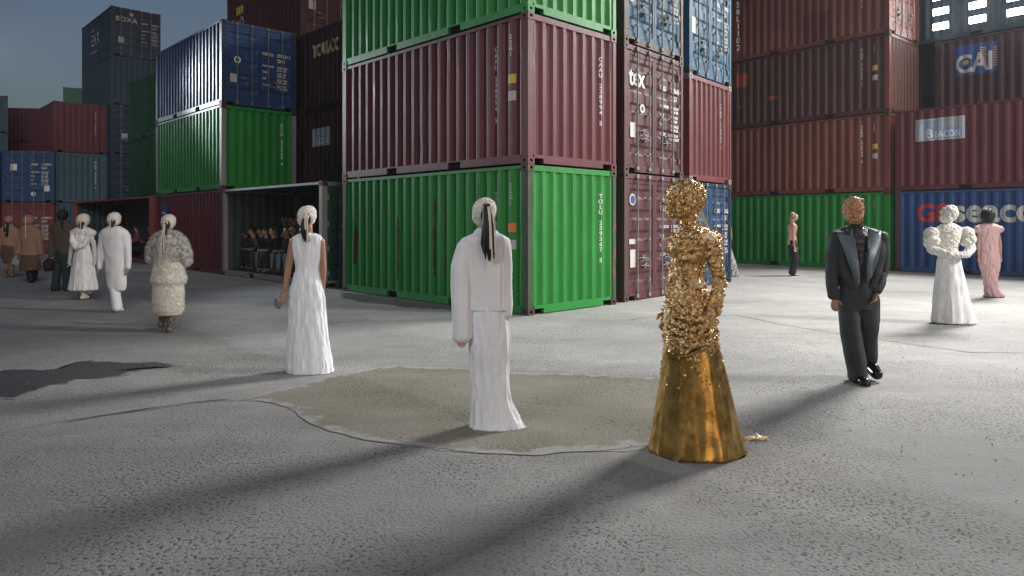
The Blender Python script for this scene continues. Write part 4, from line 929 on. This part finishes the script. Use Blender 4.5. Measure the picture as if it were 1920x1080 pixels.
# two front halves leave the chest open
jg = [f.loft([(424, 1590, 1622, .7, .05), (431, 1573, 1648, .5, .05), (440, 1561, 1657, .48, .045), (470, 1566, 1656, .46, .045), (510, 1570, 1652, .46, .045), (530, 1572, 1650, .46, .045), (536, 1574, 1648, .46, .045)], 64, jacket_fold)]
jg += [f.tube([(1576, 442, -.02), (1577, 480, -.055), (1581, 515, -.075), (1592, 538, -.09)], [12, 13, 12.5, 6], 16, .8), f.tube([(1645, 442, -.02), (1640, 480, -.055), (1632, 512, -.075), (1624, 536, -.09)], [12, 14, 12, 6], 16, .8)]
jg += [f.tube([(1571, 446, 0), (1563, 480, .01), (1561, 520, .01), (1561, 555, -.01)], [16, 13, 11.5, 10]), f.tube([(1649, 446, 0), (1655, 480, .03), (1655, 512, .05), (1645, 532, -.02), (1637, 545, -.06)], [16, 14, 13, 11.5, 9.5])]
jg += [f.tube([(1642, 515, .12), (1650, 570, .13), (1650, 608, .14), (1648, 622, .14)], [12, 13, 13, 10], 16, .35), f.tube([(1600, 520, .16), (1602, 560, .19), (1606, 600, .2)], [14, 13, 10], 16, .3)]
f.add('tailcoat', jg, M['tuxwool'], .009, 2, wrinkle(.006, 9, 5, (1, 1, .6), True, .003, 25))
def lapel(pts, dy0):
    V = []; 
    for (x, y, d_) in pts: V.append(f.p(x, y, d_))
    n = len(V); V2 = [v + Vector((0, .012, 0)) for v in V]
    return V + V2, [tuple(range(n))[::-1], tuple(range(n, 2 * n))] + [(i, (i + 1) % n, n + (i + 1) % n, n + i) for i in range(n)]
g1_ = lapel([(1588, 428, -.115), (1583, 441, -.125), (1562, 438, -.105), (1571, 470, -.15), (1580, 500, -.165), (1593, 537, -.155), (1597, 528, -.165), (1595, 490, -.17), (1592, 455, -.155)], 0)
g2_ = lapel([(1617, 428, -.115), (1626, 430, -.12), (1636, 438, -.12), (1643, 432, -.09), (1640, 455, -.13), (1632, 485, -.155), (1620, 515, -.165), (1610, 530, -.165), (1610, 500, -.17), (1613, 460, -.155)], 0)
f.add('lapel', [g1_], M['satin'], None); f.add('lapel', [g2_], M['satin'], None)
f.add('trousers', [f.loft([(505, 1584, 1630, .75), (530, 1579, 1636, .72), (555, 1575, 1641, .68), (580, 1575, 1643, .6)], 48), f.tube([(1592, 565, 0), (1592, 620, -.03), (1597, 665, -.06), (1600, 701, -.08)], [19, 17.5, 17, 17], 20), f.tube([(1626, 565, 0), (1630, 610, .02), (1636, 645, .08), (1640, 682, .14)], [19, 17, 16, 15.5], 20)], M['tuxwool'], .010, 2, wrinkle(.012, 8, 9, (1, 1, .35), True, .004, 22))
f.add('shoe', [f.tube([(1601, 704, .0), (1600, 706, -.14), (1600, 709, -.24)], [12, 13, 10.5], 16), f.tube([(1603, 699, .03), (1602, 706, -.02)], [10.5, 10.5])], M['blackgloss'], .007, 1)
f.add('shoe', [f.tube([(1641, 690, .15), (1640, 695, .02), (1639, 700, -.06)], [11.5, 12.5, 10], 16), f.tube([(1640, 682, .16), (1640, 692, .12)], [10.5, 10.5])], M['blackgloss'], .007, 1)
# ---------------- ruffled white dress
f = Fig(1782, 119, 'person in a white gown with huge ruffled puff sleeves and hands held at the waist', GW)
f.body((1777, 404, 0), (1779, 424, 0), (1779, 490, 0), ((1760, 436, 0), (1797, 436, 0)), [((1744, 465, -.02), (1768, 478, -.20), {'d': (1, -.1, -.1), 'side': (0, 0, 1)}), ((1818, 465, -.02), (1795, 477, -.20), {'d': (-1, -.1, -.1), 'side': (0, 0, 1)})],
    [((1773, 500, 0), (1774, 550, 0), (1775, 598, 0)), ((1788, 500, 0), (1790, 550, 0), (1795, 598, 0))], .98, (0, 1), M['ruffle'])
f.add('head_wrap', [f.ell(1780, 400, 14, 14, 0, 15), f.ell(1773, 409, 11, 9, -.02, 11), f.ell(1785, 391, 8, 6, 0, 9)], M['ruffle'], .009, 0, wrinkle(.011, 26, 4, (1, 1, 1), True, .006, 60))
f.add('bodice', [f.loft([(420, 1770, 1788, .8), (428, 1757, 1800, .6), (440, 1756, 1801, .6), (455, 1759, 1797, .62), (470, 1762, 1794, .68), (477, 1760, 1796, .7)], 40), f.ell(1747, 438, 13, 11, 0, 12), f.ell(1742, 448, 10, 9, -.02, 11), f.ell(1750, 452, 8, 8, -.04, 9), f.ell(1811, 437, 14, 11, 0, 13), f.ell(1817, 448, 10, 9, -.02, 11), f.ell(1808, 453, 8, 8, -.04, 9), f.tube([(1742, 455, 0), (1745, 468, -.03), (1766, 477, -.19), (1780, 478, -.21)], [9, 8, 6, 5]), f.tube([(1816, 455, 0), (1818, 466, -.03), (1798, 476, -.19), (1784, 477, -.21)], [9, 8, 6, 5])], M['ruffle'], .010, 0, wrinkle(.012, 26, 6, (1, 1, 1.8), True, .006, 60))
f.add('skirt', [f.loft([(472, 1762, 1797, .75), (490, 1759, 1800, .75), (520, 1756, 1806, .75), (560, 1752, 1815, .75), (590, 1750, 1824, .75), (602, 1749, 1827, .75), (604, 1750, 1826, .75)], 100, vfolds(7, .07, 1.0, .1, .35, .02))], M['cotton'], .011, 1, wrinkle(.008, 12, 6, (1, 1, .25), True))
# ---------------- pink gown
f = Fig(1855, 88.5, 'person with dark curls in a pale pink draped gown with a train', GW)
f.body((1852, 406, 0), (1853, 422, 0), (1854, 475, 0), ((1838, 432, 0), (1869, 432, 0)), [((1834, 458, 0), (1834, 480, -.02), {'curl': .5, 'side': (1, 0, 0)}), ((1875, 458, 0), (1876, 480, .0), {'curl': .5, 'side': (-1, 0, 0)})],
    [((1848, 490, 0), (1850, 520, 0), (1853, 550, 0)), ((1859, 490, 0), (1861, 520, 0), (1862, 548, .05))], .98, (0, 1), M['skin'])
f.add('hair', [f.ell(1852, 404, 10.5, 12, 0, 11), f.ell(1853, 413, 6, 6, -.04, 6)], M['hair'], .010, 0, wrinkle(.022, 24, 4, (1, 1, 1), True))
f.add('gown', [f.loft([(419, 1847, 1860, .8), (424, 1834, 1872, .6), (430, 1830, 1877, .5), (440, 1836, 1872, .55), (460, 1838, 1871, .6), (480, 1836, 1873, .62), (500, 1838, 1874, .62), (512, 1841, 1872, .62), (525, 1844, 1869, .65), (540, 1846, 1872, .7), (552, 1846, 1880, .7, -.02), (556, 1848, 1882, .7, -.02)], 80, vfolds(8, .06, 1, .2, .6, .02)), f.ell(1832, 430, 5, 6, 0, 6), f.ell(1876, 430, 5, 6, 0, 6)], M['pink'], .012, 1, wrinkle(.012, 20, 6, (1, 1, .5), True))
# ---------------- bare chested man
f = Fig(1487, 63.5, 'bare chested person with fair hair and black trousers walking right', GW)
f.body((1488, 407, 0), (1486, 417, 0), (1485, 455, 0), ((1484, 423, -.17), (1488, 423, .17)), [((1482, 442, -.2), (1484, 462, -.22), {'curl': .5, 'side': (1, 0, 0)}), ((1494, 442, .2), (1497, 462, .2), {'curl': .5, 'side': (1, 0, 0)})],
    [((1485, 460, -.08), (1489, 485, -.06), (1483, 511, -.05)), ((1486, 460, .08), (1493, 485, .08), (1490, 512, .08))], 1.0, (1, 0), M['skin'], toe=(1, 0, 0), wide=.9)
f.add('hair', [f.ell(1486, 405, 6.3, 7.5, 0, 6), f.ell(1482, 411, 3, 6, 0, 4)], M['blondhair'], .010, 0, wrinkle(.012, 40, 4))
f.add('face_mask', [f.ell(1493, 407, 2.6, 5.5, 0, 4.5)], M['lace'], .008, 0)
f.add('trousers', [f.loft([(450, 1479, 1493, 1.4), (460, 1479, 1494, 1.4), (468, 1479, 1496, 1.3)], 30), f.tube([(1485, 464, -.08), (1489, 488, -.07), (1483, 511, -.05)], [7, 6.5, 5.5]), f.tube([(1488, 464, .08), (1494, 487, .08), (1489, 511, .08)], [7, 6.5, 5.5])], M['black_cloth'], .012, 2, wrinkle(.008, 12, 4))
f.add('shoe', [f.tube([(1482, 513, -.05), (1488, 515, -.05)], [3.2, 2.6])], M['blackgloss'], .008, 0); f.add('shoe', [f.tube([(1488, 513, .08), (1495, 515.5, .08)], [3.2, 2.4])], M['blackgloss'], .008, 0)
# ---------------- glittering skirt half hidden behind the blue container
f = Fig(1364, 64, 'person in a glittering silver and black gown half hidden by the blue container', GW)
f.body((1356, 408, 0), (1357, 418, 0), (1358, 458, 0), ((1347, 425, 0), (1368, 425, 0)), [((1343, 445, 0), (1344, 462, 0), {}), ((1371, 445, 0), (1366, 462, .1), {})], [((1354, 465, 0), (1355, 490, 0), (1355, 510, 0)), ((1362, 465, 0), (1362, 490, 0), (1363, 510, 0))], .95, (0, 1), M['skin'], .012)
f.add('hair', [f.ell(1356, 406, 6.5, 8, 0, 6.5)], M['hair'], .012, 0)
f.add('gown', [f.loft([(418, 1350, 1364, .7), (430, 1346, 1369, .6), (450, 1349, 1368, .7), (470, 1348, 1372, .8), (490, 1345, 1379, .8), (510, 1342, 1384, .8), (517, 1341, 1385, .8)], 60, vfolds(9, .06, 1, .3))], M['sparkle'], .014, 0, wrinkle(.015, 25, 6))
# ---------------- white tailcoat
f = Fig(214, 106, 'person seen from behind in a long white tailcoat and white trousers', GW)
f.body((213, 413, 0), (214, 429, 0), (215, 500, 0), ((197, 441, 0), (232, 441, 0)), [((189, 475, 0), (188, 500, -.02), {}), ((241, 475, 0), (241, 500, -.02), {})], [((208, 510, 0), (213, 545, 0), (221, 574, -.03)), ((221, 510, 0), (217, 545, .08), (212, 568, .15))], 1.0, (0, 1), M['skin2'])
f.add('tailcoat', [f.loft([(424, 206, 222, .8), (430, 195, 235, .6), (438, 188, 241, .5), (455, 191, 240, .5), (480, 196, 238, .52), (510, 199, 237, .55), (535, 202, 236, .55), (545, 206, 234, .5)], 60, vfolds(5, .03)), f.tube([(194, 442, 0), (189, 470, 0), (188, 502, -.02)], [8.5, 6.5, 5]), f.tube([(235, 442, 0), (240, 470, 0), (241, 502, -.02)], [8.5, 6.5, 5])], M['wool'], .012, 2, wrinkle(.008, 10, 6, (1, 1, .5), True))
f.add('trousers', [f.tube([(210, 505, 0), (215, 545, 0), (222, 577, -.03)], [9.5, 9, 9], 18), f.tube([(220, 505, 0), (215, 540, .08), (211, 566, .14)], [9, 8, 6], 18)], M['wool'], .012, 2, wrinkle(.01, 10, 3, (1, 1, .4)))
f.add('shoe', [f.tube([(221, 579, -.06), (223, 581, .10)], [4.5, 3.5])], M['wool'], .010, 0)
cap_tail(f, 213, 411, 11.5, [(214, 414, -.09), (215, 420, -.11), (216, 426, -.10)], 6, [([(215, 410, -.13), (216, 425, -.16), (217, 445, -.17)], 1.8)])
# ---------------- white dress with hood
f = Fig(156, 92, 'person in a white full dress with a draped hood and long white gloves', GW)
f.body((155, 415, 0), (156, 428, 0), (156, 480, 0), ((141, 440, 0), (171, 440, 0)), [((135, 463, 0), (132, 487, 0), {}), ((176, 463, 0), (177, 487, 0), {})], [((151, 490, 0), (153, 525, 0), (157, 553, -.03)), ((161, 490, 0), (158, 520, .08), (155, 545, .12))], .98, (0, 1), M['lace'], .012)
f.add('dress', [f.loft([(426, 148, 164, .8), (431, 137, 174, .65), (437, 132, 180, .5), (447, 140, 172, .6), (460, 144, 168, .7), (475, 141, 172, .75), (505, 136, 177, .75), (530, 133, 181, .75), (541, 131, 182, .75), (544, 134, 180, .75)], 90, vfolds(10, .07, 1, .3)), f.tube([(140, 438, -.08), (143, 452, -.14), (152, 463, -.17), (164, 460, -.16), (170, 448, -.12)], [3, 4, 5, 4.5, 3]), f.ell(154, 448, 11, 13, -.08, 5)], M['cotton'], .012, 1, wrinkle(.008, 16, 6, (1, 1, .3), True))
f.add('glove', [f.tube([(136, 452, 0), (132, 475, 0), (130, 490, 0), (132, 497, 0)], [3.4, 3.2, 2.6, 2.2])], M['lace'], .010, 0); f.add('glove', [f.tube([(176, 452, 0), (178, 475, 0), (178, 490, 0), (177, 496, 0)], [3.4, 3.2, 2.6, 2.2])], M['lace'], .010, 0)
f.add('shoe', [f.tube([(157, 552, -.04), (159, 558, .10)], [3.6, 3])], M['lace'], .010, 0)
cap_tail(f, 155, 413, 11, [(158, 414, -.09), (158, 424, -.12), (159, 432, -.10)], 6, [([(158, 410, -.13), (160, 424, -.16), (161, 436, -.17)], 1.6)])
# ---------------- olive jacket
f = Fig(117, 81, 'person in an olive tweed jacket and dark trousers carrying a black holdall', GW)
f.body((118, 405, 0), (118, 418, 0), (116, 472, 0), ((102, 428, 0), (133, 428, 0)), [((98, 455, 0), (98, 480, -.03), {'curl': .8, 'side': (1, 0, 0)}), ((138, 455, 0), (138, 478, 0), {})], [((109, 480, 0), (107, 512, 0), (104, 538, .0)), ((123, 480, 0), (124, 512, 0), (125, 538, .03))], 1.0, (0, 1), M['skin2'], .012)
f.add('hair', [f.ell(117.5, 403, 9.6, 10.5, -.005, 9.5), f.tube([(121, 408, -.10), (123, 420, -.13), (124, 432, -.12)], [2.5, 2, 1])], M['hair'], .010, 0, wrinkle(.010, 40, 4))
f.add('jacket', [f.loft([(413, 112, 125, .8), (418, 105, 130, .65), (424, 97, 139, .5), (440, 99, 138, .5), (460, 102, 134, .55), (476, 103, 133, .6)], 50, vfolds(5, .02)), f.tube([(101, 428, 0), (97, 455, 0), (97, 479, -.03)], [6, 5.2, 4.2]), f.tube([(135, 428, 0), (138, 455, 0), (138, 478, 0)], [6, 5.2, 4.2])], M['olive'], .013, 2, wrinkle(.008, 10, 6, (1, 1, .5), True))
f.add('trousers', [f.loft([(468, 104, 131, .65), (482, 103, 133, .65), (492, 103, 133, .55)], 30), f.tube([(110, 485, 0), (107, 515, 0), (104, 540, 0)], [7.5, 7, 7.5], 16), f.tube([(124, 485, 0), (124, 515, 0), (125, 540, .03)], [7.5, 7, 7.5], 16)], M['darkteal'], .013, 2, wrinkle(.008, 12, 3, (1, 1, .4)))
f.add('shoe', [f.tube([(104, 543, -.06), (103, 543, .12)], [4.5, 4])], M['blackgloss'], .010, 0); f.add('shoe', [f.tube([(125, 543, -.04), (126, 542, .14)], [4.5, 4])], M['blackgloss'], .010, 0)
f.add('holdall', [f.loft([(485, 91, 103, 1.6), (490, 86, 106, 1.6), (500, 85, 107, 1.6), (508, 87, 105, 1.6)], 30), f.tube([(90, 488, -.03), (96, 477, -.03), (102, 488, -.03)], [1.2, 1.2, 1.2])], M['black_cloth'], .010, 1, wrinkle(.006, 16, 3))
# ---------------- camel coat
f = Fig(56, 71.5, 'person in a belted camel trench coat over dark trousers with a cream ribbon behind', GW)
f.body((54, 414, 0), (55, 426, 0), (56, 472, 0), ((42, 437, 0), (69, 437, 0)), [((38, 458, 0), (36, 477, -.02), {}), ((75, 458, 0), (76, 478, 0), {})], [((52, 480, 0), (54, 505, 0), (57, 525, -.02)), ((61, 480, 0), (61, 502, .08), (60, 520, .12))], 1.0, (0, 1), M['skin2'], .013)
f.add('head_wrap', [f.ell(54, 413, 9.5, 10.5, 0, 9.5)], M['tan_coat'], .010, 0, wrinkle(.008, 30, 4))
f.add('coat', [f.loft([(421, 49, 61, .8), (427, 41, 70, .65), (434, 37, 74, .5), (450, 39, 72, .52), (465, 41, 71, .56), (490, 40, 73, .6), (503, 39, 74, .62), (506, 41, 72, .6)], 50, vfolds(5, .03)), f.tube([(41, 436, 0), (37, 458, 0), (35, 476, -.02)], [6, 5, 4]), f.tube([(71, 436, 0), (75, 458, 0), (76, 476, 0)], [6, 5, 4])], M['camel'], .014, 2, wrinkle(.008, 10, 6, (1, 1, .5), True))
f.add('coat_skirt', [f.loft([(478, 39, 73, .62), (495, 38, 75, .66), (507, 39, 74, .66)], 50, vfolds(7, .05))], M['brown_cloth'], .014, 1)
f.add('trousers', [f.tube([(55, 495, 0), (57, 515, 0), (58, 525, -.02)], [7, 6.5, 5.5]), f.tube([(61, 495, .04), (61, 510, .08), (60, 522, .1)], [6, 5.5, 5])], M['black_cloth'], .014, 1)
f.add('shoe', [f.tube([(58, 528, -.06), (58, 528, .10)], [3.6, 3])], M['blackgloss'], .010, 0)
strip(f, 'ribbon', [(55, 408, -.14), (57, 425, -.18), (58, 447, -.19)], 2.0, M['ivory'])
# ---------------- tan coat at the edge
f = Fig(16, 65.5, 'person in a tan coat with a pale grey bag and a short black ponytail', GW)
f.body((17, 414, 0), (17, 425, 0), (17, 468, 0), ((5, 435, 0), (29, 435, 0)), [((1, 455, 0), (1, 473, 0), {}), ((33, 455, 0), (31, 473, -.05), {'curl': .8, 'side': (-1, 0, 0)})], [((12, 475, 0), (12, 497, 0), (12, 513, 0)), ((21, 475, 0), (21, 497, .03), (21, 513, .05))], 1.0, (0, 1), M['skin2'], .014)
f.add('head_wrap', [f.ell(17, 412, 8, 8.5, 0, 8)], M['tan_coat'], .010, 0, wrinkle(.008, 30, 4))
f.add('hair', [f.tube([(18, 420, -.12), (19, 432, -.16), (19, 443, -.13)], [3.5, 4.2, 2])], M['hair'], .009, 0)
f.add('coat', [f.loft([(421, 12, 23, .8), (427, 4, 30, .65), (434, 0, 34, .5), (450, 2, 32, .52), (462, 3, 31, .56)], 50, vfolds(5, .03)), f.tube([(4, 434, 0), (0, 455, 0), (0, 473, 0)], [6, 5, 4]), f.tube([(30, 434, 0), (34, 455, 0), (32, 472, -.03)], [6, 5, 4])], M['tan_coat'], .014, 2, wrinkle(.008, 10, 6, (1, 1, .5), True))
f.add('coat_skirt', [f.loft([(458, 3, 31, .56), (475, 2, 32, .62), (492, 6, 29, .62)], 50, vfolds(7, .04))], M['brown_cloth'], .014, 1)
f.add('boot', [f.tube([(12, 490, 0), (12, 508, 0), (12, 515, 0)], [3.2, 3, 2.6])], M['brown_cloth'], .010, 0); f.add('boot', [f.tube([(21, 490, .04), (21, 508, .05), (21, 515, .06)], [3.2, 3, 2.6])], M['brown_cloth'], .010, 0)
f.add('handbag', [f.loft([(478, 26, 34, .8), (486, 22, 38, .7), (496, 20, 39, .7)], 30), f.tube([(26, 480, 0), (30, 472, 0), (34, 480, 0)], [.9, .9, .9])], M['bag_grey'], .010, 1)
strip(f, 'ribbon', [(19, 420, -.19), (20, 438, -.21)], 1.5, M['ivory'])
# ------------------------------------------------------------------ seated guests in the open containers
def seated(loc, rz, label, coat, legs, hair, skin_, seed, hat=None, phone=False, lean=.10, hs=1.0, longhair=False, shoes='black_cloth', lift=0.0):
    rnd = random.Random(seed); t = thing('person', label, 'person', loc, rz, 'guests watching from the open containers')
    n = Vector((0, -lean, .95)); hd = Vector((rnd.uniform(-.03, .03), -lean - .05, 1.16)); yaw = rnd.uniform(-.5, .5); fc = (sin(yaw), -cos(yaw))
    sl, sr = Vector((-.17, -lean + .01, .88)), Vector((.17, -lean + .01, .88)); kl, kr = Vector((-.12 - rnd.uniform(0, .06), -.42, .50)), Vector((.12 + rnd.uniform(0, .06), -.42, .50))
    al, ar = Vector((kl.x - .02, -.40 - rnd.uniform(0, .08), .09)), Vector((kr.x + .02, -.40 - rnd.uniform(-.06, .06), .09))
    wl = Vector((-.06, -.36, .62)); wr = Vector((.06, -.36, .62)) if not phone else Vector((.10, -.40, .98))
    el, er = Vector((-.24, -.14, .66)), Vector((.24, -.16, .66)) if not phone else Vector((.25, -.22, .72))
    g = head_geo(hd, hs, fc) + torso_geo((0, .03, .50), n, .98, 1, sl, sr) + [tube_geo([n, hd - Vector((0, 0, .05))], [.052, .048], 12)]
    g += arm_geo(sl, el, wl, 1, {'side': (1, 0, 0), 'curl': .7}) + arm_geo(sr, er, wr, 1, {'side': (-1, 0, 0), 'curl': .7})
    g += leg_geo((-.09, .0, .50), kl, al, 1, (0, -1, 0)) + leg_geo((.09, .0, .50), kr, ar, 1, (0, -1, 0))
    me = solid(g, .012, 1); o = link('body', me, [M[skin_], M['eye'], M['lip']], t)
    F3 = Vector((fc[0], fc[1], 0)); R3 = Vector((F3.y, -F3.x, 0)); e1 = hd + F3 * .075 + R3 * .03 + Vector((0, 0, .008)); e2 = hd + F3 * .075 - R3 * .03 + Vector((0, 0, .008)); lp = hd + F3 * .085 + Vector((0, 0, -.066))
    for p in me.polygons:
        c = p.center
        if (c - e1).length < .014 or (c - e2).length < .014: p.material_index = 1
        elif (c - lp).length < .018: p.material_index = 2
    up = [loft_geo(resample([(0, .03, .46, .19, .15), (0, .02, .6, .17, .14), (0, -lean * .6, .78, .19, .14), (0, -lean, .90, .17, .10), (0, -lean, .95, .075, .07)], 3), 28), tube_geo([sl, el], [.068, .055]), tube_geo([el, wl.lerp(el, .15)], [.055, .042]), tube_geo([sr, er], [.068, .055]), tube_geo([er, wr.lerp(er, .15)], [.055, .042])]
    link('jacket', displace(solid(up, .014, 2), wrinkle(.010, 9, seed, (1, 1, 1), True)), M[coat], t)
    lo = [tube_geo([(-.09, .02, .50), kl, ], [.10, .075]), tube_geo([kl, al + Vector((0, 0, .05))], [.072, .062]), tube_geo([(.09, .02, .50), kr], [.10, .075]), tube_geo([kr, ar + Vector((0, 0, .05))], [.072, .062])]
    link('trousers', displace(solid(lo, .014, 2), wrinkle(.007, 12, seed + 2)), M[legs], t)
    for a in (al, ar):
        link('shoe', solid([tube_geo([a + Vector((0, .04, -.045)), a + Vector((0, -.16, -.055))], [.042, .036], 12)], .012, 1), M[shoes], t)
    hg = [ell_geo(hd + Vector((0, 0, .035)) - F3 * .018, (.082 * hs, .092 * hs, .088 * hs), 18, math.atan2(F3.y, F3.x) + pi / 2)]
    if longhair: hg += [tube_geo([hd - F3 * .05 + R3 * q * .06, hd - F3 * .05 + R3 * q * .085 - Vector((0, 0, .22))], [.04, .03]) for q in (-1, 1)]
    if hat: hg = [ell_geo(hd + Vector((0, 0, .06)), (.088, .098, .07), 18), loft_geo([(hd.x + F3.x * .10, hd.y + F3.y * .10, hd.z + .045, .075, .06), (hd.x + F3.x * .10, hd.y + F3.y * .10, hd.z + .058, .07, .055)], 20)]
    link('cap' if hat else 'hair', displace(solid(hg, .010, 1), wrinkle(.005, 30, seed)), M[hat or hair], t)
    if phone:
        mb = MB(); mb.box(wr.x - .04, wr.x + .04, wr.y - .09, wr.y - .08, wr.z + .03, wr.z + .17)
        p_ = link('phone', mb.mesh(), M['black']); p_.location = loc; p_.rotation_euler = (0, 0, rz); tag(p_, ('dark phone raised by the guest in the beige cap' if hat else 'dark phone raised in the rear row by the guest in grey' if coat == 'greytee' else 'dark phone raised at the left end of the front bench'), 'phone')
    return t
RZ = radians(-TH)
M['beige'] = cloth('beige felt', (.36, .30, .22), .8, 60); M['greytee'] = cloth('grey cotton', (.14, .15, .16), .8, 60)
# benches
def bench(org, x, y0, y1, z, label):
    t = thing('bench', label, 'bench', (*corner_xy(TH, org, 0, 0), .172), radians(90 - TH), 'benches inside the open containers'); mb = MB(); mb.box(x, x + .34, y0, y1, z - .04, z); link('seat', mb.mesh(), M['brown_cloth'], t)
    for y in (y0 + .2, (y0 + y1) / 2, y1 - .2):
        mb = MB(); mb.box(x + .04, x + .30, y - .04, y + .04, 0, z - .045); link('leg', mb.mesh(), M['brown_cloth'], t)
bench(CO, .62, .5, 5.7, .43, 'front bench in the open teal container'); bench(CO, 1.55, .5, 5.7, .78, 'higher rear bench in the open teal container'); bench(CA, .62, 1.0, 11, .43, 'bench in the long orange container')
guests = [ # y along the container, row, look
    (5.30, 0, 'black_cloth', 'black_cloth', 'brownhair', 'skin', 'seated person in black at the left end of the front bench holding a phone', dict(phone=True)),
    (4.80, 0, 'black_cloth', 'darkteal', 'hair', 'skin', 'second seated person from the left on the front bench, dark jacket and dark teal trousers', {}),
    (4.30, 0, 'tuxwool', 'greytee', 'brownhair', 'skin3', 'seated person leaning forward in a charcoal jacket with grey trousers', dict(lean=.2)),
    (3.80, 0, 'black_cloth', 'black_cloth', 'brownhair', 'skin3', 'seated person all in black with cropped hair, pale trainers', dict(shoes='greytee', lean=.2)),
    (3.30, 0, 'black_cloth', 'denim', 'hair', 'skin', 'seated person in a black coat and washed jeans', dict(lean=.05)),
    (2.75, 0, 'black_cloth', 'denim', 'hair', 'skin2', 'seated person in a beige cap and jeans beside the white gown', dict(hat='beige', phone=True)),
    (2.20, 0, 'greytee', 'black_cloth', 'hair', 'skin2', 'seated person in a grey top nearest the door end of the open container', {}),
    (5.15, 1, 'black_cloth', 'black_cloth', 'brownhair', 'skin', 'person with long hair high on the rear bench at the left', dict(longhair=True)),
    (4.55, 1, 'black_cloth', 'black_cloth', 'hair', 'skin', 'person in black in the rear row, second from the left', {}),
    (3.95, 1, 'black_cloth', 'black_cloth', 'blondhair', 'skin3', 'person with long fair hair in the rear row', dict(longhair=True)),
    (3.35, 1, 'tuxwool', 'black_cloth', 'hair', 'skin2', 'person in charcoal in the rear row behind the jeans', {}),
    (5.05, 0, 'olive', 'black_cloth', 'hair', 'skin', 'seated person in an olive top beside the phone holder on the front bench', dict(lean=.24)),
    (4.05, 0, 'darkteal', 'tuxwool', 'blondhair', 'skin3', 'seated person with long fair hair in a teal coat leaning far forward', dict(longhair=True, lean=.02)),
    (3.02, 0, 'olive', 'black_cloth', 'hair', 'skin2', 'seated person in an olive coat between the two pairs of jeans', dict(longhair=True, lean=.16)),
    (4.85, 1, 'olive', 'black_cloth', 'hair', 'skin2', 'person in an olive coat in the rear row beside the long haired one', {}),
    (4.25, 1, 'greytee', 'black_cloth', 'brownhair', 'skin', 'person in a grey top in the rear row raising a phone', dict(phone=True)),
    (2.70, 1, 'black_cloth', 'black_cloth', 'hair', 'skin2', 'person in the darkest part of the rear row behind the beige cap', {}),
]
M['rosecloth'] = cloth('dusty rose wool', (.35, .12, .12), .8, 60)
for i, (y, row, c_, l_, h_, s_, lb, kw) in enumerate(guests):
    X, Y = corner_xy(TH, CO, .78 + row * .90, y); seated((X, Y, .172 + row * .35), RZ + radians(random.uniform(-12, 12)), lb, c_, l_, h_, s_, 20 + i, **kw)
for i, (y, c_, l_, s_, lb) in enumerate(((1.5, 'black_cloth', 'skin', 'skin', 'seated person in black with bare legs inside the orange container'), (2.6, 'tuxwool', 'black_cloth', 'skin2', 'seated person in charcoal inside the orange container'), (4.4, 'rosecloth', 'black_cloth', 'skin3', 'seated person in a dusty rose jacket deep inside the orange container'), (6.2, 'black_cloth', 'black_cloth', 'skin', 'seated person in black far along the orange container'))):
    X, Y = corner_xy(TH, CA, .78, y); seated((X, Y, .172), RZ, lb, c_, l_, 'brownhair', s_, 50 + i)

# ------------------------------------------------------------------ loose grit on the ground
def grit():
    rn = np.random.RandomState(5); V = []; Fc = []
    for q in range(4200):
        d = 2.6 + 14 * rn.rand() ** 1.8; x = (rn.rand() - .5) * 1.7 * d; s = .003 + .006 * rn.rand() ** 3; b0 = len(V)
        P = np.array([(1, 0, 0), (-1, 0, 0), (0, 1, 0), (0, -1, 0), (0, 0, .8), (0, 0, -.8)]) * s * (.7 + .6 * rn.rand(6, 1)); an = rn.rand() * 6
        for p in P: V.append((x + p[0] * cos(an) - p[1] * sin(an), d + p[0] * sin(an) + p[1] * cos(an), .010 + p[2] * .8))
        Fc += [(b0 + i_, b0 + j_, b0 + k_) for i_, j_, k_ in ((0, 2, 4), (2, 1, 4), (1, 3, 4), (3, 0, 4), (2, 0, 5), (1, 2, 5), (3, 1, 5), (0, 3, 5))]
    m = ground_mat('loose grit stone', (.22, .22, .21), (.62, .61, .58), .1, 30, .2, .01, .8)
    tag(link('grit', mesh_of(V, Fc), m), 'loose grit and small stones strewn over the yard', kind='stuff')
grit()
# ------------------------------------------------------------------ night haze in the yard
def haze():
    m = bpy.data.materials.new('thin night haze'); m.use_nodes = True; n = m.node_tree; n.nodes.clear()
    o = n.nodes.new('ShaderNodeOutputMaterial'); v = n.nodes.new('ShaderNodeVolumePrincipled'); v.inputs['Color'].default_value = (.80, .90, 1, 1)
    v.inputs['Density'].default_value = .0005; v.inputs['Anisotropy'].default_value = .3; n.links.new(v.outputs[0], o.inputs['Volume'])
    mb = MB(); mb.box(-262, 262, -62, 422, -1, 19); tag(link('haze', mb.mesh(), m), 'thin pale haze hanging over the yard', kind='stuff')
haze()
